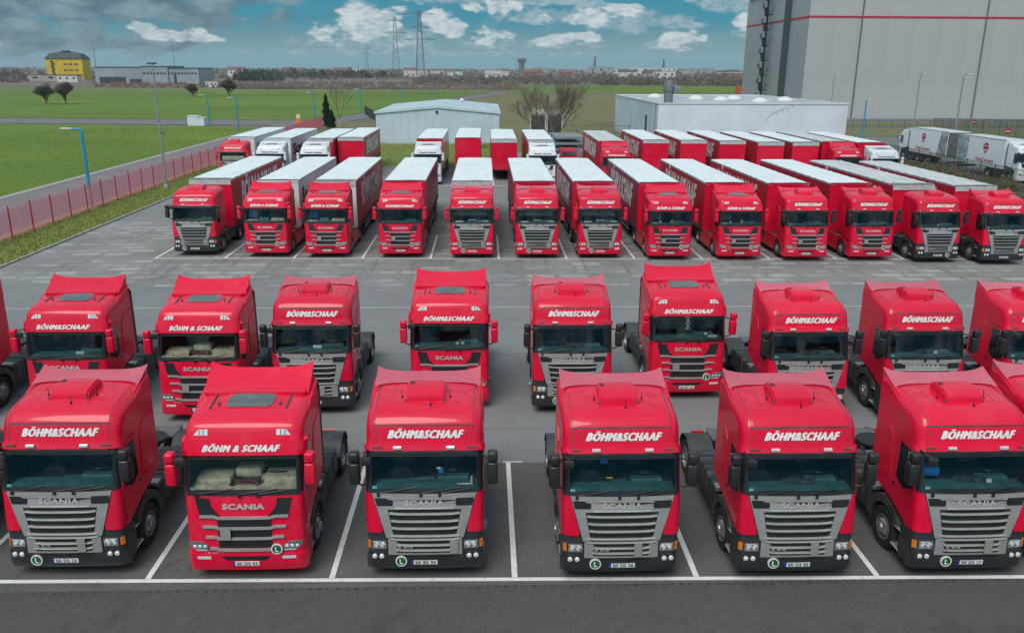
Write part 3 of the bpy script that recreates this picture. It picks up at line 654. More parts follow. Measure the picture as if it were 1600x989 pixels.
part('stair_tower', 'y', lambda: (lambda b: ([b.box(-11-(i % 2)*.8, -8.5-(i % 2)*.8, -.4, 0, 1+i*2, 2.4+i*2) for i in range(8)], b.mesh('stair_tower', slate, 0))[1])(MB()), yb)
yb.scale = (.88, .88, .9)
ib = thing('industrial_building', 'long low grey industrial building right of the yellow one', 'building', (-250, 560, 0))
ib.scale = (.83, 1, 1)
im = mat('industrial_grey', (.30, .34, .37), .6, var=.08, vs=.05)
part('wall', 'i', lambda: (lambda b: (b.box(0, 36, 0, 30, 0, 10.2), b.box(36, 56, -1, 30, 0, 10.8), b.box(56.01, 79, 0, 30, 0, 9.8), b.mesh('wall', im, 0))[3])(MB()), ib)
part('loading_bay', 'i', lambda: (lambda b: (b.box(3, 23, -.15, .1, .3, 4.2), b.box(26, 35, -.15, .1, .3, 3), b.box(60, 62, -.15, .1, .3, 6), b.mesh('loading_bay', M['dgrey'], 0))[3])(MB()), ib)
for i in range(16): part('window', 'i', lambda: (lambda b: (b.box(-.8, .8, -.1, .2, -.6, .6), b.mesh('window', M['dgrey'], 0))[1])(MB()), ib, (38+i*2.6, -1 if i < 7 else 0, 6.6))
part('roof', 'i', lambda: (lambda b: (b.box(-.4, 36.2, -.4, 30, 10.2, 10.5), b.box(35.8, 56.3, -1.4, 30, 10.8, 11.1), b.box(56.3, 79.4, -.4, 30, 9.8, 10.1), b.mesh('roof', slate, 0))[3])(MB()), ib)
def low_building(name, label, cat, x, y, w, d, h, wm, rm, gable=False, group=None, win=3):
    r = thing(name, label, cat, (x, y, 0), 0, group)
    part('wall', (w, d, h, wm.name), lambda: (lambda b: (b.box(-w/2, w/2, 0, d, 0, h), b.mesh('wall', wm, 0))[1])(MB()), r)
    if gable: part('roof', (w, d, h, rm.name), lambda: (lambda b: (b.px([(-.4, h), (d/2, h+d*.33), (d+.4, h), (d+.4, h+.2), (d/2, h+d*.33+.25), (-.4, h+.2)], -w/2-.4, w/2+.4), b.px([(0, h), (d, h), (d/2, h+d*.33)], -w/2+.01, w/2-.01), b.mesh('roof', rm, 0))[2])(MB()), r)
    else: part('roof', (w, d, h, rm.name, 'f'), lambda: (lambda b: (b.box(-w/2-.2, w/2+.2, -.2, d+.2, h, h+.3), b.mesh('roof', rm, 0))[1])(MB()), r)
    for i in range(win): part('window', (w, h, win), lambda: (lambda b: (b.box(-w*.05, w*.05, -.06, .1, h*.45, h*.75), b.mesh('window', M['dgrey'], 0))[1])(MB()), r, (-w/2+w*(i+.5)/win, 0, 0))
    return r
wall_w = mat('white_render', (.60, .60, .58), .8, var=.06); wall_g = mat('grey_render', (.35, .35, .35), .8, var=.1); wall_b = mat('brick_render', (.28, .16, .12), .85, var=.2); roof_r = mat('red_tiles', (.20, .11, .09), .8, var=.2, vs=2); roof_d = mat('dark_roofing', (.09, .09, .095), .7, var=.2)
low_building('annex', 'low pale annex at the foot of the yellow building', 'building', -318, 640, 34, 12, 4.5, wall_g, roof_d)
low_building('annex', 'small white annex between the yellow building and the grey hall', 'building', -292, 610, 14, 8, 4.5, wall_w, roof_d)
low_building('site_cabin', 'small white cabin right of the long grey building', 'cabin', -150, 475, 6.5, 3, 2.8, wall_w, wall_w)
low_building('far_hall', 'white flat far hall on the skyline left of the grey warehouse', 'hall', 210, 1000, 24, 15, 8, wall_w, roof_d)
low_building('far_hall', 'brown far hall just left of the warehouse staircase', 'hall', 196, 640, 30, 15, 8, wall_b, wall_w)
hut = thing('utility_hut', 'small stepped white hut by the crossroad on the left', 'hut', (-54.8, 162.3, 0))
part('wall', 'hut', lambda: (lambda b: (b.box(-1.6, .35, 0, 2, 0, 1.75), b.box(.36, 1.5, 0.02, 2, 0, 1.45), b.mesh('wall', mat('hut_white', (.62, .70, .76), .6, var=.05), 0))[2])(MB()), hut)
part('roof', 'hut', lambda: (lambda b: (b.box(-1.65, .37, -.05, 2.05, 1.75, 1.85), b.box(.38, 1.55, -.03, 2.05, 1.45, 1.53), b.mesh('roof', M['paper'], 0))[2])(MB()), hut)
hop = thing('hopper', 'small orange hopper with white top by the red fence', 'hopper', (-36.3, 166, 0))
part('bin', 'hop', lambda: (lambda b: (b.box(-.45, .45, -.4, .4, .2, 1.2, .05), b.mesh('bin', M['orange'], 0))[1])(MB()), hop)
part('lid', 'hop', lambda: (lambda b: (b.box(-.38, .38, -.35, .35, 1.2, 1.9, .08), b.mesh('lid', M['cream'], 0))[1])(MB()), hop)
ob = thing('container', 'small orange container beside the far edge of the grey warehouse', 'container', (121, 392, 0))
part('body', 'oc', lambda: (lambda b: (b.box(-5, 5, 0, 3, 0, 3.4, .1), b.mesh('body', mat('orange_red', (.55, .09, .02), .6), 0))[1])(MB()), ob)
part('lid', 'oc', lambda: (lambda b: (b.box(-1.5, 1.5, .5, 2.5, 3.4, 4.6, .1), b.mesh('lid', M['paper'], 0))[1])(MB()), ob)

# skyline: pylons, masts, towers
def lattice(b, x, base, top, h, z0=0, n=9, r=.16):
    P = [[Vector((sx*(base+(top-base)*t)/2+x, sy*(base+(top-base)*t)/2, z0+h*t)) for sx, sy in ((-1, -1), (1, -1), (1, 1), (-1, 1))] for t in [1-(1-i/n)**1.25 for i in range(n+1)]]
    for i in range(n):
        for j in range(4):
            k = (j+1) % 4; b.tube([P[i][j], P[i+1][j]], r, 4); b.tube([P[i][j], P[i+1][k]], r*.6, 3); b.tube([P[i][k], P[i+1][j]], r*.6, 3); b.tube([P[i+1][j], P[i+1][k]], r*.6, 3)
def pylon(label, x, y, h, arms, rz, grp='power pylons on the skyline'):
    r = thing('power_pylon', label, 'pylon', (x, y, 0), rz, grp); pm = mat('pylon_steel', (.17, .19, .20), .6, .2)
    part('lattice_tower', (h,), lambda: (lambda b: (lattice(b, 0, h*.13, h*.035, h, r=.24), b.mesh('lattice_tower', pm, 0))[1])(MB()), r)
    for i, (z, w) in enumerate(arms):
        def f():
            b = MB(); b.tube([(-w, 0, 0), (w, 0, 0)], .22, 4); b.tube([(-w, 0, 0), (0, 0, 2.2), (w, 0, 0)], .18, 4)
            for s in (-1, 1):
                for q in (.45, .72, 1): b.tube([(s*w*q, 0, 0), (s*w*q, 0, -2.0)], .14, 4)
                for q in (.25, .5, .75): b.tube([(s*w*q, 0, 0), (s*w*(q-.12), 0, 2.2*(1-q+.12))], .12, 3)
            return b.mesh('cross_arm', pm, 0)
        part('cross_arm', (z, w), f, r, (0, 0, z))
pylon('tall three-armed power pylon, the nearer of the two in the middle of the skyline', -72, 960, 71, [(67, 17.5), (53, 10.5), (40.5, 17.5)], .2)
pylon('slimmer two-armed power pylon left of the tall one', -103, 1000, 66, [(62, 9), (49, 12)], .1)
pylon('faint power pylon farther off, left of the pair', -300, 2200, 62, [(56, 12), (45, 9)], .1)
def mast(label, x, y, h, r=.5, m=None, name='radio_mast', cat='mast'):
    t = thing(name, label, cat, (x, y, 0)); part('pole', (h, r), lambda: (lambda b: (b.tube([(0, 0, 0), (0, 0, h)], r, 5, r*.4), b.mesh('pole', m or M['mgrey'], 0))[1])(MB()), t)
    part('foot', (r,), lambda: (lambda b: (b.box(-r*2, r*2, -r*2, r*2, 0, r*2), b.mesh('foot', M['conc'], 0))[1])(MB()), t)
mast('thin radio mast on the skyline above the long grey building', -800, 1800, 62, .9); mast('faint thin mast on the skyline left of the dark tree group', -640, 1800, 60, .8)
for x, y, h, l in [(-118, 400, 11, 'thin pale pole in the scrub right of the white cabin'), (-55, 390, 12, 'thin pale pole in the middle of the far scrub'), (7, 360, 12.5, 'pale lamp pole at the road bend behind the shed'), (-3, 372, 10, 'second pale lamp pole at the road bend behind the shed'), (13.5, 372, 15, 'tallest pale pole right of the road bend'), (62, 500, 16, 'pale lamp pole beside the far road on the right')]:
    mast(l, x, y, h, .13, M['steel'], 'pole', 'pole')
wt = thing('water_tower', 'small round water tower on the skyline right of the pylons', 'tower', (118, 2800, 0))
part('shaft', 'w', lambda: (lambda b: (b.lathe([(9, 0), (9, 28), (14, 32), (14, 40), (10, 42), (.01, 43)], (0, 0, 0), 2, 14), b.mesh('shaft', M['mgrey'], 30))[1])(MB()), wt)
part('tank_band', 'w', lambda: (lambda b: (b.lathe([(14.2, 33), (14.2, 36)], (0, 0, 0), 2, 14), b.mesh('tank_band', M['dgrey'], 30))[1])(MB()), wt)
mast('slim church spire on the far skyline near the middle', 330, 2600, 46, 5, M['dgrey'], 'church_spire', 'spire'); mast('low spire farther right on the skyline', 560, 2700, 40, 5, M['dgrey'], 'church_spire', 'spire')
rnd = random.Random(11)
kinds = [(wall_w, roof_r), (wall_w, roof_d), (wall_g, roof_d), (wall_b, roof_r), (wall_w, wall_g)]
for i in range(34):
    y = rnd.uniform(900, 2100); x = y*rnd.uniform(-.12, .34) if i > 8 else y*rnd.uniform(-.36, -.12)
    a, c = kinds[rnd.randint(0, 4)]
    low_building('far_house', 'small house among the trees on the far skyline', 'house', x, y, rnd.uniform(10, 26), 10, rnd.uniform(4, 8), a, c, True, 'small far houses on the skyline', 2)
for i in range(10):
    y = rnd.uniform(1900, 3200); x = y*rnd.uniform(-.1, .33)
    low_building('far_block', 'pale block of the distant town on the skyline', 'building', x, y, rnd.uniform(30, 70), 12, rnd.uniform(8, 15), wall_g if i % 3 else wall_w, roof_d, False, 'pale blocks of the distant town', 3)

# ================================================================== vegetation
def grow(b, p, d, l, r, depth, rnd, spread, up=.12, n=5, kids=3, rmin=.012):
    q = p; dd = d.copy(); pts = [p]
    for i in range(3):
        dd = (dd+Vector((rnd.uniform(-1, 1), rnd.uniform(-1, 1), rnd.uniform(-.4, 1)*up*4))*.14).normalized(); q = q+dd*l/3; pts.append(q)
    b.tube(pts, max(r, rmin), n, max(r*.62, rmin))
    if depth <= 0: return
    for k in range(kids):
        ax = Vector((rnd.uniform(-1, 1), rnd.uniform(-1, 1), rnd.uniform(-.3, .5))).normalized()
        nd = (dd+ax*spread+Vector((0, 0, up))).normalized()
        grow(b, pts[2] if k == 0 else pts[3], nd, l*rnd.uniform(.62, .82), r*.6, depth-1, rnd, spread, up, max(3, n-1), kids, rmin)
def bare_tree(label, x, y, h, seed, spread=.7, depth=5, m=None, name='bare_tree', kids=3, r=None, stems=1, group=None, trunk=True, tm=None, first=None, base=.22, ln=.27):
    root = thing(name, label, 'tree', (x, y, 0), 0, group); rnd = random.Random(seed); m = m or M['bark']
    r = r or h*.022; t = MB(); t.tube([(0, 0, -.1), (h*.01, 0, h*base*.6), (0, h*.01, h*(base+.03))], r*1.25, 8, r)
    obj('trunk', t.mesh('trunk', tm or m, 40), root)
    b = MB()
    for s in range(stems if stems > 1 else 3):
        a = s*6.28/(stems if stems > 1 else 3)+rnd.random(); d = Vector((math.cos(a)*(first or spread), math.sin(a)*(first or spread), 1.0)).normalized()
        grow(b, Vector((0, 0, h*(base+.02*s))), d, h*ln, r*.7, depth-1, rnd, spread, kids=kids, rmin=.010 if y < 140 else .018)
    obj('crown', b.mesh('crown', m, 0), root); return root
bare_tree('large bare spreading tree behind the back row beside the letter sign', 9.0, 118, 8.6, 4, .42, 6, M['barkr'], r=.13, kids=3, stems=12, first=1.15, base=.06, ln=.30)
bare_tree('bare round-headed tree in the left field, left of a pair', -129.6, 256, 7.2, 8, .85, 6, M['bark'], kids=4, stems=9, first=.5, base=.03, ln=.205, group='bare trees in the left field')
bare_tree('bare round-headed tree in the left field, right of a pair', -124.5, 257, 8.0, 9, .85, 6, M['bark'], kids=4, stems=9, first=.5, base=.03, ln=.205, group='bare trees in the left field')
bare_tree('dense round bare tree beyond the left field, larger of two', -98, 330, 8.4, 12, .85, 6, M['bark'], kids=4, stems=9, first=.5, base=.02, ln=.205, group='bare trees beyond the left field')
bare_tree('dense small bare tree beyond the left field, smaller of two', -110, 325, 6.0, 13, .85, 6, M['bark'], kids=4, stems=9, first=.5, base=.02, ln=.205, group='bare trees beyond the left field')
bare_tree('slender birch with a pale trunk beside the dark conifer', -25.8, 150, 8.5, 17, .28, 4, M['barkr'], 'birch_tree', r=.09, tm=M['birch'])
def conifer(label, x, y, h, r, seed):
    root = thing('conifer', label, 'tree', (x, y, 0)); rnd = random.Random(seed); v, f = [], []
    for i in range(2600):
        t = rnd.random()**.8; z = .25+t*(h-.25); rr = r*(math.sin(min(1, (1-t)*1.6)*1.57))*(.55+.5*rnd.random())*(.8+.2*math.sin(z*5)); a = rnd.uniform(0, 6.28)
        c = Vector((rr*math.cos(a), rr*math.sin(a), z)); s = .16; k = len(v)
        d = Vector((math.cos(a)*.5, math.sin(a)*.5, 1)); e = Vector((-math.sin(a), math.cos(a), rnd.uniform(-.4, .4)))
        v += [tuple(c-e*s*.6), tuple(c+e*s*.6), tuple(c+d*s*1.5)]; f.append((k, k+1, k+2))
    me = bpy.data.meshes.new('foliage'); me.from_pydata(v, [], f); me.materials.append(M['conifer']); obj('foliage', me, root)
    b = MB(); b.tube([(0, 0, 0), (0, 0, h*.8)], .1, 6, .03); obj('trunk', b.mesh('trunk', M['bark'], 0), root)
conifer('dark narrow conifer at the end of the red fence', -29.2, 157, 6.0, .85, 3)
conifer('small dark conifer right beside the tall narrow one', -28.0, 155, 3.2, .9, 6)
def shrub_mass(name, n, fn, m, seed, lo, hi, quad=.5, leaf=40, flat=.8):
    """joined clumps of small twig-like faces; fn returns a base point"""
    rnd = random.Random(seed); v, f = [], []
    for _ in range(n):
        x, y = fn(rnd); R_ = rnd.uniform(lo, hi); w = R_*rnd.uniform(.7, 1.3)
        for i in range(leaf):
            a = rnd.uniform(0, 6.28); e = math.asin(rnd.random()); q = rnd.uniform(.45, 1)
            c = Vector((x+w*q*math.cos(e)*math.cos(a), y+w*q*math.cos(e)*math.sin(a), R_*flat*2*q*math.sin(e)*rnd.uniform(.6, 1)))
            s = R_*quad*rnd.uniform(.5, 1); d1 = Vector((rnd.uniform(-1, 1), rnd.uniform(-1, 1), rnd.uniform(-.3, .3))).normalized()*s*.5; d2 = Vector((rnd.uniform(-.4, .4), rnd.uniform(-.4, .4), 1)).normalized()*s; k = len(v)
            v += [tuple(c-d1), tuple(c+d1), tuple(c+d2)]; f.append((k, k+1, k+2))
    me = bpy.data.meshes.new(name); me.from_pydata(v, [], f); me.materials.append(m); return struct(name, me, 'stuff')
twr = mat('reddish_twigs', (.24, .15, .13), .9, var=.2, vs=.02, col2=(.18, .14, .10)); twb = mat('brown_wood', (.17, .13, .11), .9, var=.2, vs=.01, col2=(.12, .115, .09)); twd = mat('dark_wood', (.07, .08, .07), .9, var=.3, vs=.01)
twp = mat('dry_reed', (.26, .20, .14), .9, var=.2, vs=.02)
shrub_mass('scrubland', 900, lambda r: (lambda y: (y*r.uniform(-.45, .04), y))(r.uniform(440, 640)), twr, 21, .6, 1.5)
shrub_mass('reed_strip', 500, lambda r: (lambda y: (y*r.uniform(-.30, .05), y))(r.uniform(436, 450)), twp, 22, .5, 1.1)
shrub_mass('scrubland', 700, lambda r: (lambda y: (y*r.uniform(-.08, .34), y))(r.uniform(560, 900)), twb, 23, 1.4, 3)
shrub_mass('far_wood', 900, lambda r: (lambda y: (y*r.uniform(-.75, .75), y))(r.uniform(750, 1500)), twb, 24, 2.0, 4.2)
shrub_mass('far_wood', 700, lambda r: (lambda y: (y*r.uniform(-.75, .75), y))(r.uniform(1500, 3400)), twb, 25, 3, 6.5)
shrub_mass('evergreen_wood', 60, lambda r: (lambda y: (y*r.uniform(-.285, -.235), y))(r.uniform(690, 760)), twd, 26, 4.0, 6.5)
shrub_mass('evergreen_wood', 60, lambda r: (lambda y: (y*r.uniform(-.62, -.53), y))(r.uniform(560, 700)), twb, 27, 3.5, 6)
shrub_mass('evergreen_wood', 50, lambda r: (lambda y: (y*r.uniform(-.235, -.10), y))(r.uniform(900, 1000)), twd, 28, 4, 7)
shrub_mass('evergreen_wood', 60, lambda r: (lambda y: (y*r.uniform(.13, .30), y))(r.uniform(560, 620)), twb, 29, 2.5, 4.5)
shrub_mass('hedge', 190, lambda r: (r.uniform(46.6, 50.6), r.uniform(58, 112)), mat('hedge_twigs', (.13, .10, .065), .9, var=.3, vs=.3, col2=(.075, .085, .035)), 31, .4, .85, .3, 60)
shrub_mass('hedge', 60, lambda r: (r.uniform(-4, 2.5), r.uniform(117, 122)), M['grass1'], 33, .3, .6, .4, 30)

# ================================================================== fences and signs at the back and right
def rail_fence(name, label, p0, p1, h, m, gap=.14, post=2.5, z=0):
    p0, p1 = Vector(p0+(0,)), Vector(p1+(0,)); d = p1-p0; L = d.length; rz = math.atan2(d.y, d.x); r = thing(name, label, 'fence', p0, rz)
    n = max(1, round(L/post)); l = L/n
    for i in range(n+1): part('fence_post', (h, m.name), lambda: (lambda b: (b.box(-.035, .035, -.035, .035, 0, h+.06), b.mesh('fence_post', m, 0))[1])(MB()), r, (i*l, 0, 0))
    def f():
        b = MB(); k = int(l/gap)
        for i in range(1, k): b.box(i*l/k-.012, i*l/k+.012, -.012, .012, .1, h)
        for zz in (.2, h-.1): b.box(.03, l-.03, -.02, .02, zz-.02, zz+.02)
        return b.mesh('fence_panel', m, 0)
    for i in range(n): part('fence_panel', (round(l, 2), h, m.name, gap), f, r, (i*l, 0, 0), kind=None)
rail_fence('railing', 'dark railing left of the pale shed', (-29, 205), (-17.0, 150), 2.0, M['dgrey'], .2)
rail_fence('railing', 'grey-green railing between the bare tree and the white hall', (9.5, 138), (23.2, 136), 2.0, M['dgreen'], .25)
rail_fence('railing', 'low dark railing along the far grass in front of the warehouse', (60, 159.5), (150, 159.5), 1.6, M['dgreen'], .4)
rail_fence('mesh_fence', 'dense dark green fence behind the parked box trucks', (72, 134), (90, 128), 3.4, M['dgreen'], .09)
rail_fence('railing', 'dark fence along the hedge beside the white box trucks', (51.2, 62), (51.2, 113), 1.7, M['dgrey'], .22)
rail_fence('gate', 'white barred gate left of the white box trucks', (52.3, 128), (61, 122), 1.9, M['steel'], .3, 4.4)
def no_entry(label, x, y, h):
    r = thing('no_entry_sign', label, 'road sign', (x, y, 0), .3, 'no-entry signs by the box trucks')
    part('pole', ('ne', h), lambda: (lambda b: (b.tube([(0, 0, 0), (0, 0, h+.3)], .04, 6), b.mesh('pole', M['steel'], 0))[1])(MB()), r)
    d = part('sign_disc', 'ne', lambda: (lambda b: (b.lathe([(.001, -.05), (.45, -.05), (.45, -.03), (.001, -.03)], (0, 0, 0), 1, 20), b.mesh('sign_disc', M['rlens'], 0))[1])(MB()), r, (0, 0, h))
    part('white_bar', 'ne', lambda: (lambda b: (b.box(-.33, .33, -.06, -.052, -.08, .08), b.mesh('white_bar', M['paper'], 0))[1])(MB()), d)
no_entry('left one of the two round red no-entry signs', 80.3, 137.2, 2.6); no_entry('right one of the two round red no-entry signs', 74.6, 118.6, 2.4)
sf = thing('letter_sign', 'dark framed sign with white rooftop letters behind the bare tree', 'sign', (9.3, 130, 0))
part('frame', 'sf', lambda: (lambda b: ([b.tube([(x, 0, 0), (x, 0, 4.3)], .06, 5) for x in (-2.4, -.1, .15, 2.45)], b.tube([(-2.4, 0, 4.0), (2.45, 0, 4.0)], .05, 5), b.mesh('frame', M['paper'], 0))[2])(MB()), sf)
part('board', 'sf', lambda: (lambda b: (b.box(-2.3, -.2, .05, .12, .4, 3.8), b.box(.25, 2.35, .05, .12, .4, 3.8), b.mesh('board', mat('dark_board', (.035, .05, .055), .6), 0))[2])(MB()), sf)
part('lettering', 'sf', lambda: text_mesh('VFREISCHAFIERZ', .62, M['paper'], 4.8, .0, .03, 1., lambda x, z, d: (x, -.05-.1+d, 4.45+z), .1), sf)

# small vehicles behind the back row
def van(label, x, y, rz, m, h=2.4, L=5.4, name='parked_van', cat='van', low=False):
    r = thing(name, label, cat, (x, y, 0), rz, 'small vehicles parked behind the back row')
    hh = h
    pr = [(-L/2, .35), (-L/2, 1.0), (-L/2+.5, 1.15), (-L/2+1.2, hh-.15), (-L/2+1.6, hh), (L/2-.1, hh), (L/2, hh-.2), (L/2, .35)] if not low else [(-L/2, .35), (-L/2, .75), (-L/2+1.1, .95), (-L/2+1.7, hh-.05), (L/2-1.5, hh), (L/2-.6, 1.0), (L/2, .9), (L/2, .35)]
    part('body', (m.name, h, L, low), lambda: (lambda b: (b.px(pr, -.9, .9), bmesh.ops.bevel(b.bm, geom=[e for e in b.bm.edges if e.calc_length() < 6], offset=.07, segments=2, affect='EDGES'), b.mesh('body', m, 35))[2])(MB()), r)
    part('window', (h, L, low), lambda: (lambda b: (b.prism([(-.8, -L/2+.62, 1.32), (.8, -L/2+.62, 1.32), (.72, -L/2+1.16, hh-.22), (-.72, -L/2+1.16, hh-.22)], (0, -.03, .01)) if not low else b.prism([(-.75, -L/2+1.15, .98), (.75, -L/2+1.15, .98), (.65, -L/2+1.62, hh-.12), (-.65, -L/2+1.62, hh-.12)], (0, -.03, .02)), [b.px([(-L/2+1.2, 1.3 if not low else .98), (-L/2+2.2, 1.3 if not low else .98), (-L/2+2.2, hh-.3 if not low else hh-.12), (-L/2+1.5, hh-.3 if not low else hh-.12)], s*.895, s*.915) for s in (1, -1)], b.mesh('window', M['dglass'], 0))[2])(MB()), r)
    for s in (1, -1):
        for yy in (-L/2+.95, L/2-.95):
            part('wheel', 'van', lambda: (lambda b: (b.lathe([(.001, -.1), (.2, -.1), (.22, -.08), (.33, -.1), (.34, .1), (.2, .1), (.001, .1)], (0, 0, 0), 0, 16), b.mesh('wheel', M['tyre'], 35))[1])(MB()), r, (s*.82, yy, .34))
    return r
van('white van parked beside the letter sign', 10.5, 110.5, .5, M['white']); van('dark grey car parked in front of the letter sign', 7.8, 112, .2, M['dgrey'], 1.45, 4.3, 'parked_car', 'car', True)
van('small red vehicle parked right of the white back-row truck', 9.4, 96, 0, M['curtain'], 1.9, 4.2, 'parked_van', 'van'); van('silver car by the flatbed racks behind the back row', 11.8, 99, 1.2, M['steel'], 1.45, 4.3, 'parked_car', 'car', True)
fr = thing('flatbed_rack', 'stack of grey flatbed frames beside the red back-row trailer', 'rack', (10.2, 103, 0), .05)
for i in range(4):
    part('flatbed', 'fr', lambda: (lambda b: (b.box(-2.0, 1.6, 0, 7, 0, .12), [b.box(-2.05, 1.65, yy, yy+.2, -.15, .0) for yy in (0, 2, 4, 6.6)], b.mesh('flatbed', M['steel'], 0))[2])(MB()), fr, (.1*i, 0, .5+i*.7))
part('rack_post', 'fr', lambda: (lambda b: ([b.box(x, x+.12, y, y+.12, 0, 3.1) for x in (-2.2, 1.9) for y in (0, 6.8)], b.mesh('rack_post', M['dgrey'], 0))[1])(MB()), fr)
ct = thing('container', 'grey open-topped container behind the racks', 'container', (13.5, 108, 0), .05)
part('body', 'ct', lambda: (lambda b: (b.box(-1.5, 1.5, 0, 4.5, .1, 1.6, .03), b.mesh('body', M['mgrey'], 0))[1])(MB()), ct)
# ------------------------------------------------------------------ cab surface
W = 1.25
PROF = {
 'A': [(.04, .30), (.0, .45), (.0, .75), (.02, 1.1), (.06, 1.6), (.12, 2.06), (.37, 2.93), (.42, 3.06), (.48, 3.34), (.54, 3.50), (.70, 3.65), (.95, 3.74), (1.35, 3.80), (1.8, 3.84), (2.3, 3.86)],
 'B': [(.04, .30), (.0, .45), (.0, .75), (.02, 1.1), (.06, 1.6), (.12, 2.06), (.33, 2.90), (.40, 3.15), (.48, 3.40), (.60, 3.53), (.85, 3.62), (1.2, 3.68), (1.6, 3.73), (1.85, 3.76), (2.35, 3.80)],
}
def prof(k, u):
    P = PROF[k]; u = max(0., min(len(P)-1-1e-6, u)); i = int(u); t = u-i
    if i < 5 or i == 5:   # straight spans on the lower front and the windscreen
        a, b = P[i], P[i+1]; return (a[0]+(b[0]-a[0])*t, a[1]+(b[1]-a[1])*t)
    p0, p1, p2, p3 = P[max(i-1, 6)], P[i], P[i+1], P[min(i+2, len(P)-1)]
    f = lambda a, b, c, d: .5*((2*b)+(-a+c)*t+(2*a-5*b+4*c-d)*t*t+(-a+3*b-3*c+d)*t**3)
    return (f(p0[0], p1[0], p2[0], p3[0]), f(p0[1], p1[1], p2[1], p3[1]))
def cornr(u): return .15 if u < 6 else min(.24, .15+(u-6)*.03)
def surf(k, u, x, off=0.):
    y, z = prof(k, u); e = .02
    if u <= 5: e = 0; ty, tz = .06, 1.0
    elif u < 6: a, b = PROF[k][5], PROF[k][6]; ty, tz = b[0]-a[0], b[1]-a[1]
    else:
        a, b = prof(k, max(6, u-.15)), prof(k, min(13.99, u+.15)); ty, tz = b[0]-a[0], b[1]-a[1]
    l = math.hypot(ty, tz); ty /= l; tz /= l
    r = cornr(u); ax = min(abs(x), W); q = max(0., (ax-(W-r))/r)
    d = .05*(ax/W)**2 + r*(1-math.sqrt(max(0., 1-q*q)))
    # outward normal across the corner
    nx = 0.
    if q > 0: s = min(1., q); nx = s; c = math.sqrt(1-s*s)
    else: c = 1.
    px_ = math.copysign(ax, x)+math.copysign(nx, x)*off*1.0 if q > 0 else x
    dd = d-off*c
    return Vector((px_, y+tz*dd, z-ty*dd))
def uz(k, z):
    lo, hi = 0., 9.
    for _ in range(30):
        m = (lo+hi)/2
        if prof(k, m)[1] < z: lo = m
        else: hi = m
    return (lo+hi)/2
def xsamples(r):
    c = [W-r+r*math.sin(R(a)) for a in (90, 75, 60, 45, 30, 15, 0)]
    m = [.9, .75, .6, .45, .3, .15, 0]
    c += [x for x in m if x < c[-1]-.02]
    return [-x for x in c]+[x for x in c[::-1]][1:]
def patch(b, k, us, xl=-W, xr=W, off=0., thick=0., nx=None):
    fl = xl if callable(xl) else (lambda u: xl); fr = xr if callable(xr) else (lambda u: xr)
    rows = []
    for u in us:
        r = cornr(u); a, c = fl(u), fr(u); xs = [min(max(x, a), c) for x in xsamples(r)]
        if a > -W+.2 or c < W-.2:
            n = nx or 8
            if (a > -W+.2) and (c < W-.2): xs = [a+(c-a)*i/n for i in range(n+1)]
            elif a > -W+.2: base = [x for x in xsamples(r) if x >= .9]; xs = [a+(c-a)*i/4 for i in range(0)]+[max(a, a+(max(a, base[0])-a)*i/3) for i in range(3)]+[max(a, min(c, x)) for x in base]
            else: base = [x for x in xsamples(r) if x <= -.9]; xs = [min(c, max(a, x)) for x in base]+[c-(c-min(c, base[-1]))*i/3 for i in (2, 1, 0)]
        rows.append([(u, x) for x in xs])
    g = [[surf(k, u, x, off) for u, x in r] for r in rows]
    if not thick: b.grid(g); return
    h = [[surf(k, u, x, off-thick) for u, x in r] for r in rows]
    b.grid(g); b.grid([r[::-1] for r in h])
    per = lambda q: [q[0][j] for j in range(len(q[0]))]+[q[i][-1] for i in range(1, len(q))]+[q[-1][j] for j in range(len(q[0])-2, -1, -1)]+[q[i][0] for i in range(len(q)-2, 0, -1)]
    b.grid([per(g), per(h)], True)
def lin(a, b, n): return [a+(b-a)*i/n for i in range(n+1)]
def pmesh(name, m, specs, k, smooth=35, weld=1e-4):
    b = MB()
    for us, xl, xr, off, th in specs: patch(b, k, us, xl, xr, off, th)
    return b.mesh(name, m, smooth, weld)
def sym(fn):
    fn(1); fn(-1)

def side_outline(k, lo=1.18):
    """(y, z) outline of the flat cab side"""
    pts = []
    u0 = uz(k, lo); us = lin(u0, 5, 4)+lin(5, 6, 2)[1:]+lin(6, 14, 26)[1:]
    for u in us: v = surf(k, min(u, 13.999), W); pts.append((v.y, v.z))
    ye = PROF[k][-1][0]
    pts += [(ye, 3.55), (ye, 1.60), (1.75, 1.50), (1.3, 1.39), (.95, 1.28), (.62, 1.17), (.42, 1.12)]
    return pts

def cab_shell(k, m):
    b = MB()
    patch(b, k, lin(6, 14, 32))
    b.bm.verts.ensure_lookup_table()
    out = side_outline(k)
    for s in (1, -1):
        vs = [(s*W, y, z) for y, z in out]
        b.face(vs if s > 0 else vs[::-1])
    ye = PROF[k][-1][0]
    top = [surf(k, 14, x) for x in xsamples(cornr(14))]
    b.face([(-W, ye, 1.60)]+[(v.x, ye, v.z) for v in top]+[(W, ye, 1.60)])
    b.face([(-W, ye, 1.60), (W, ye, 1.60), (W, .42, 1.12), (-W, .42, 1.12)])
    return b.mesh('cab_shell', m, 38, 2e-3, tri=True)

def gx(z):   # half width of the old-type grille at height z
    return .82+.28*max(0., (z-1.05)/1.0)
def ug(k): 
    return lambda fn: (lambda u: fn(prof(k, u)[1]))

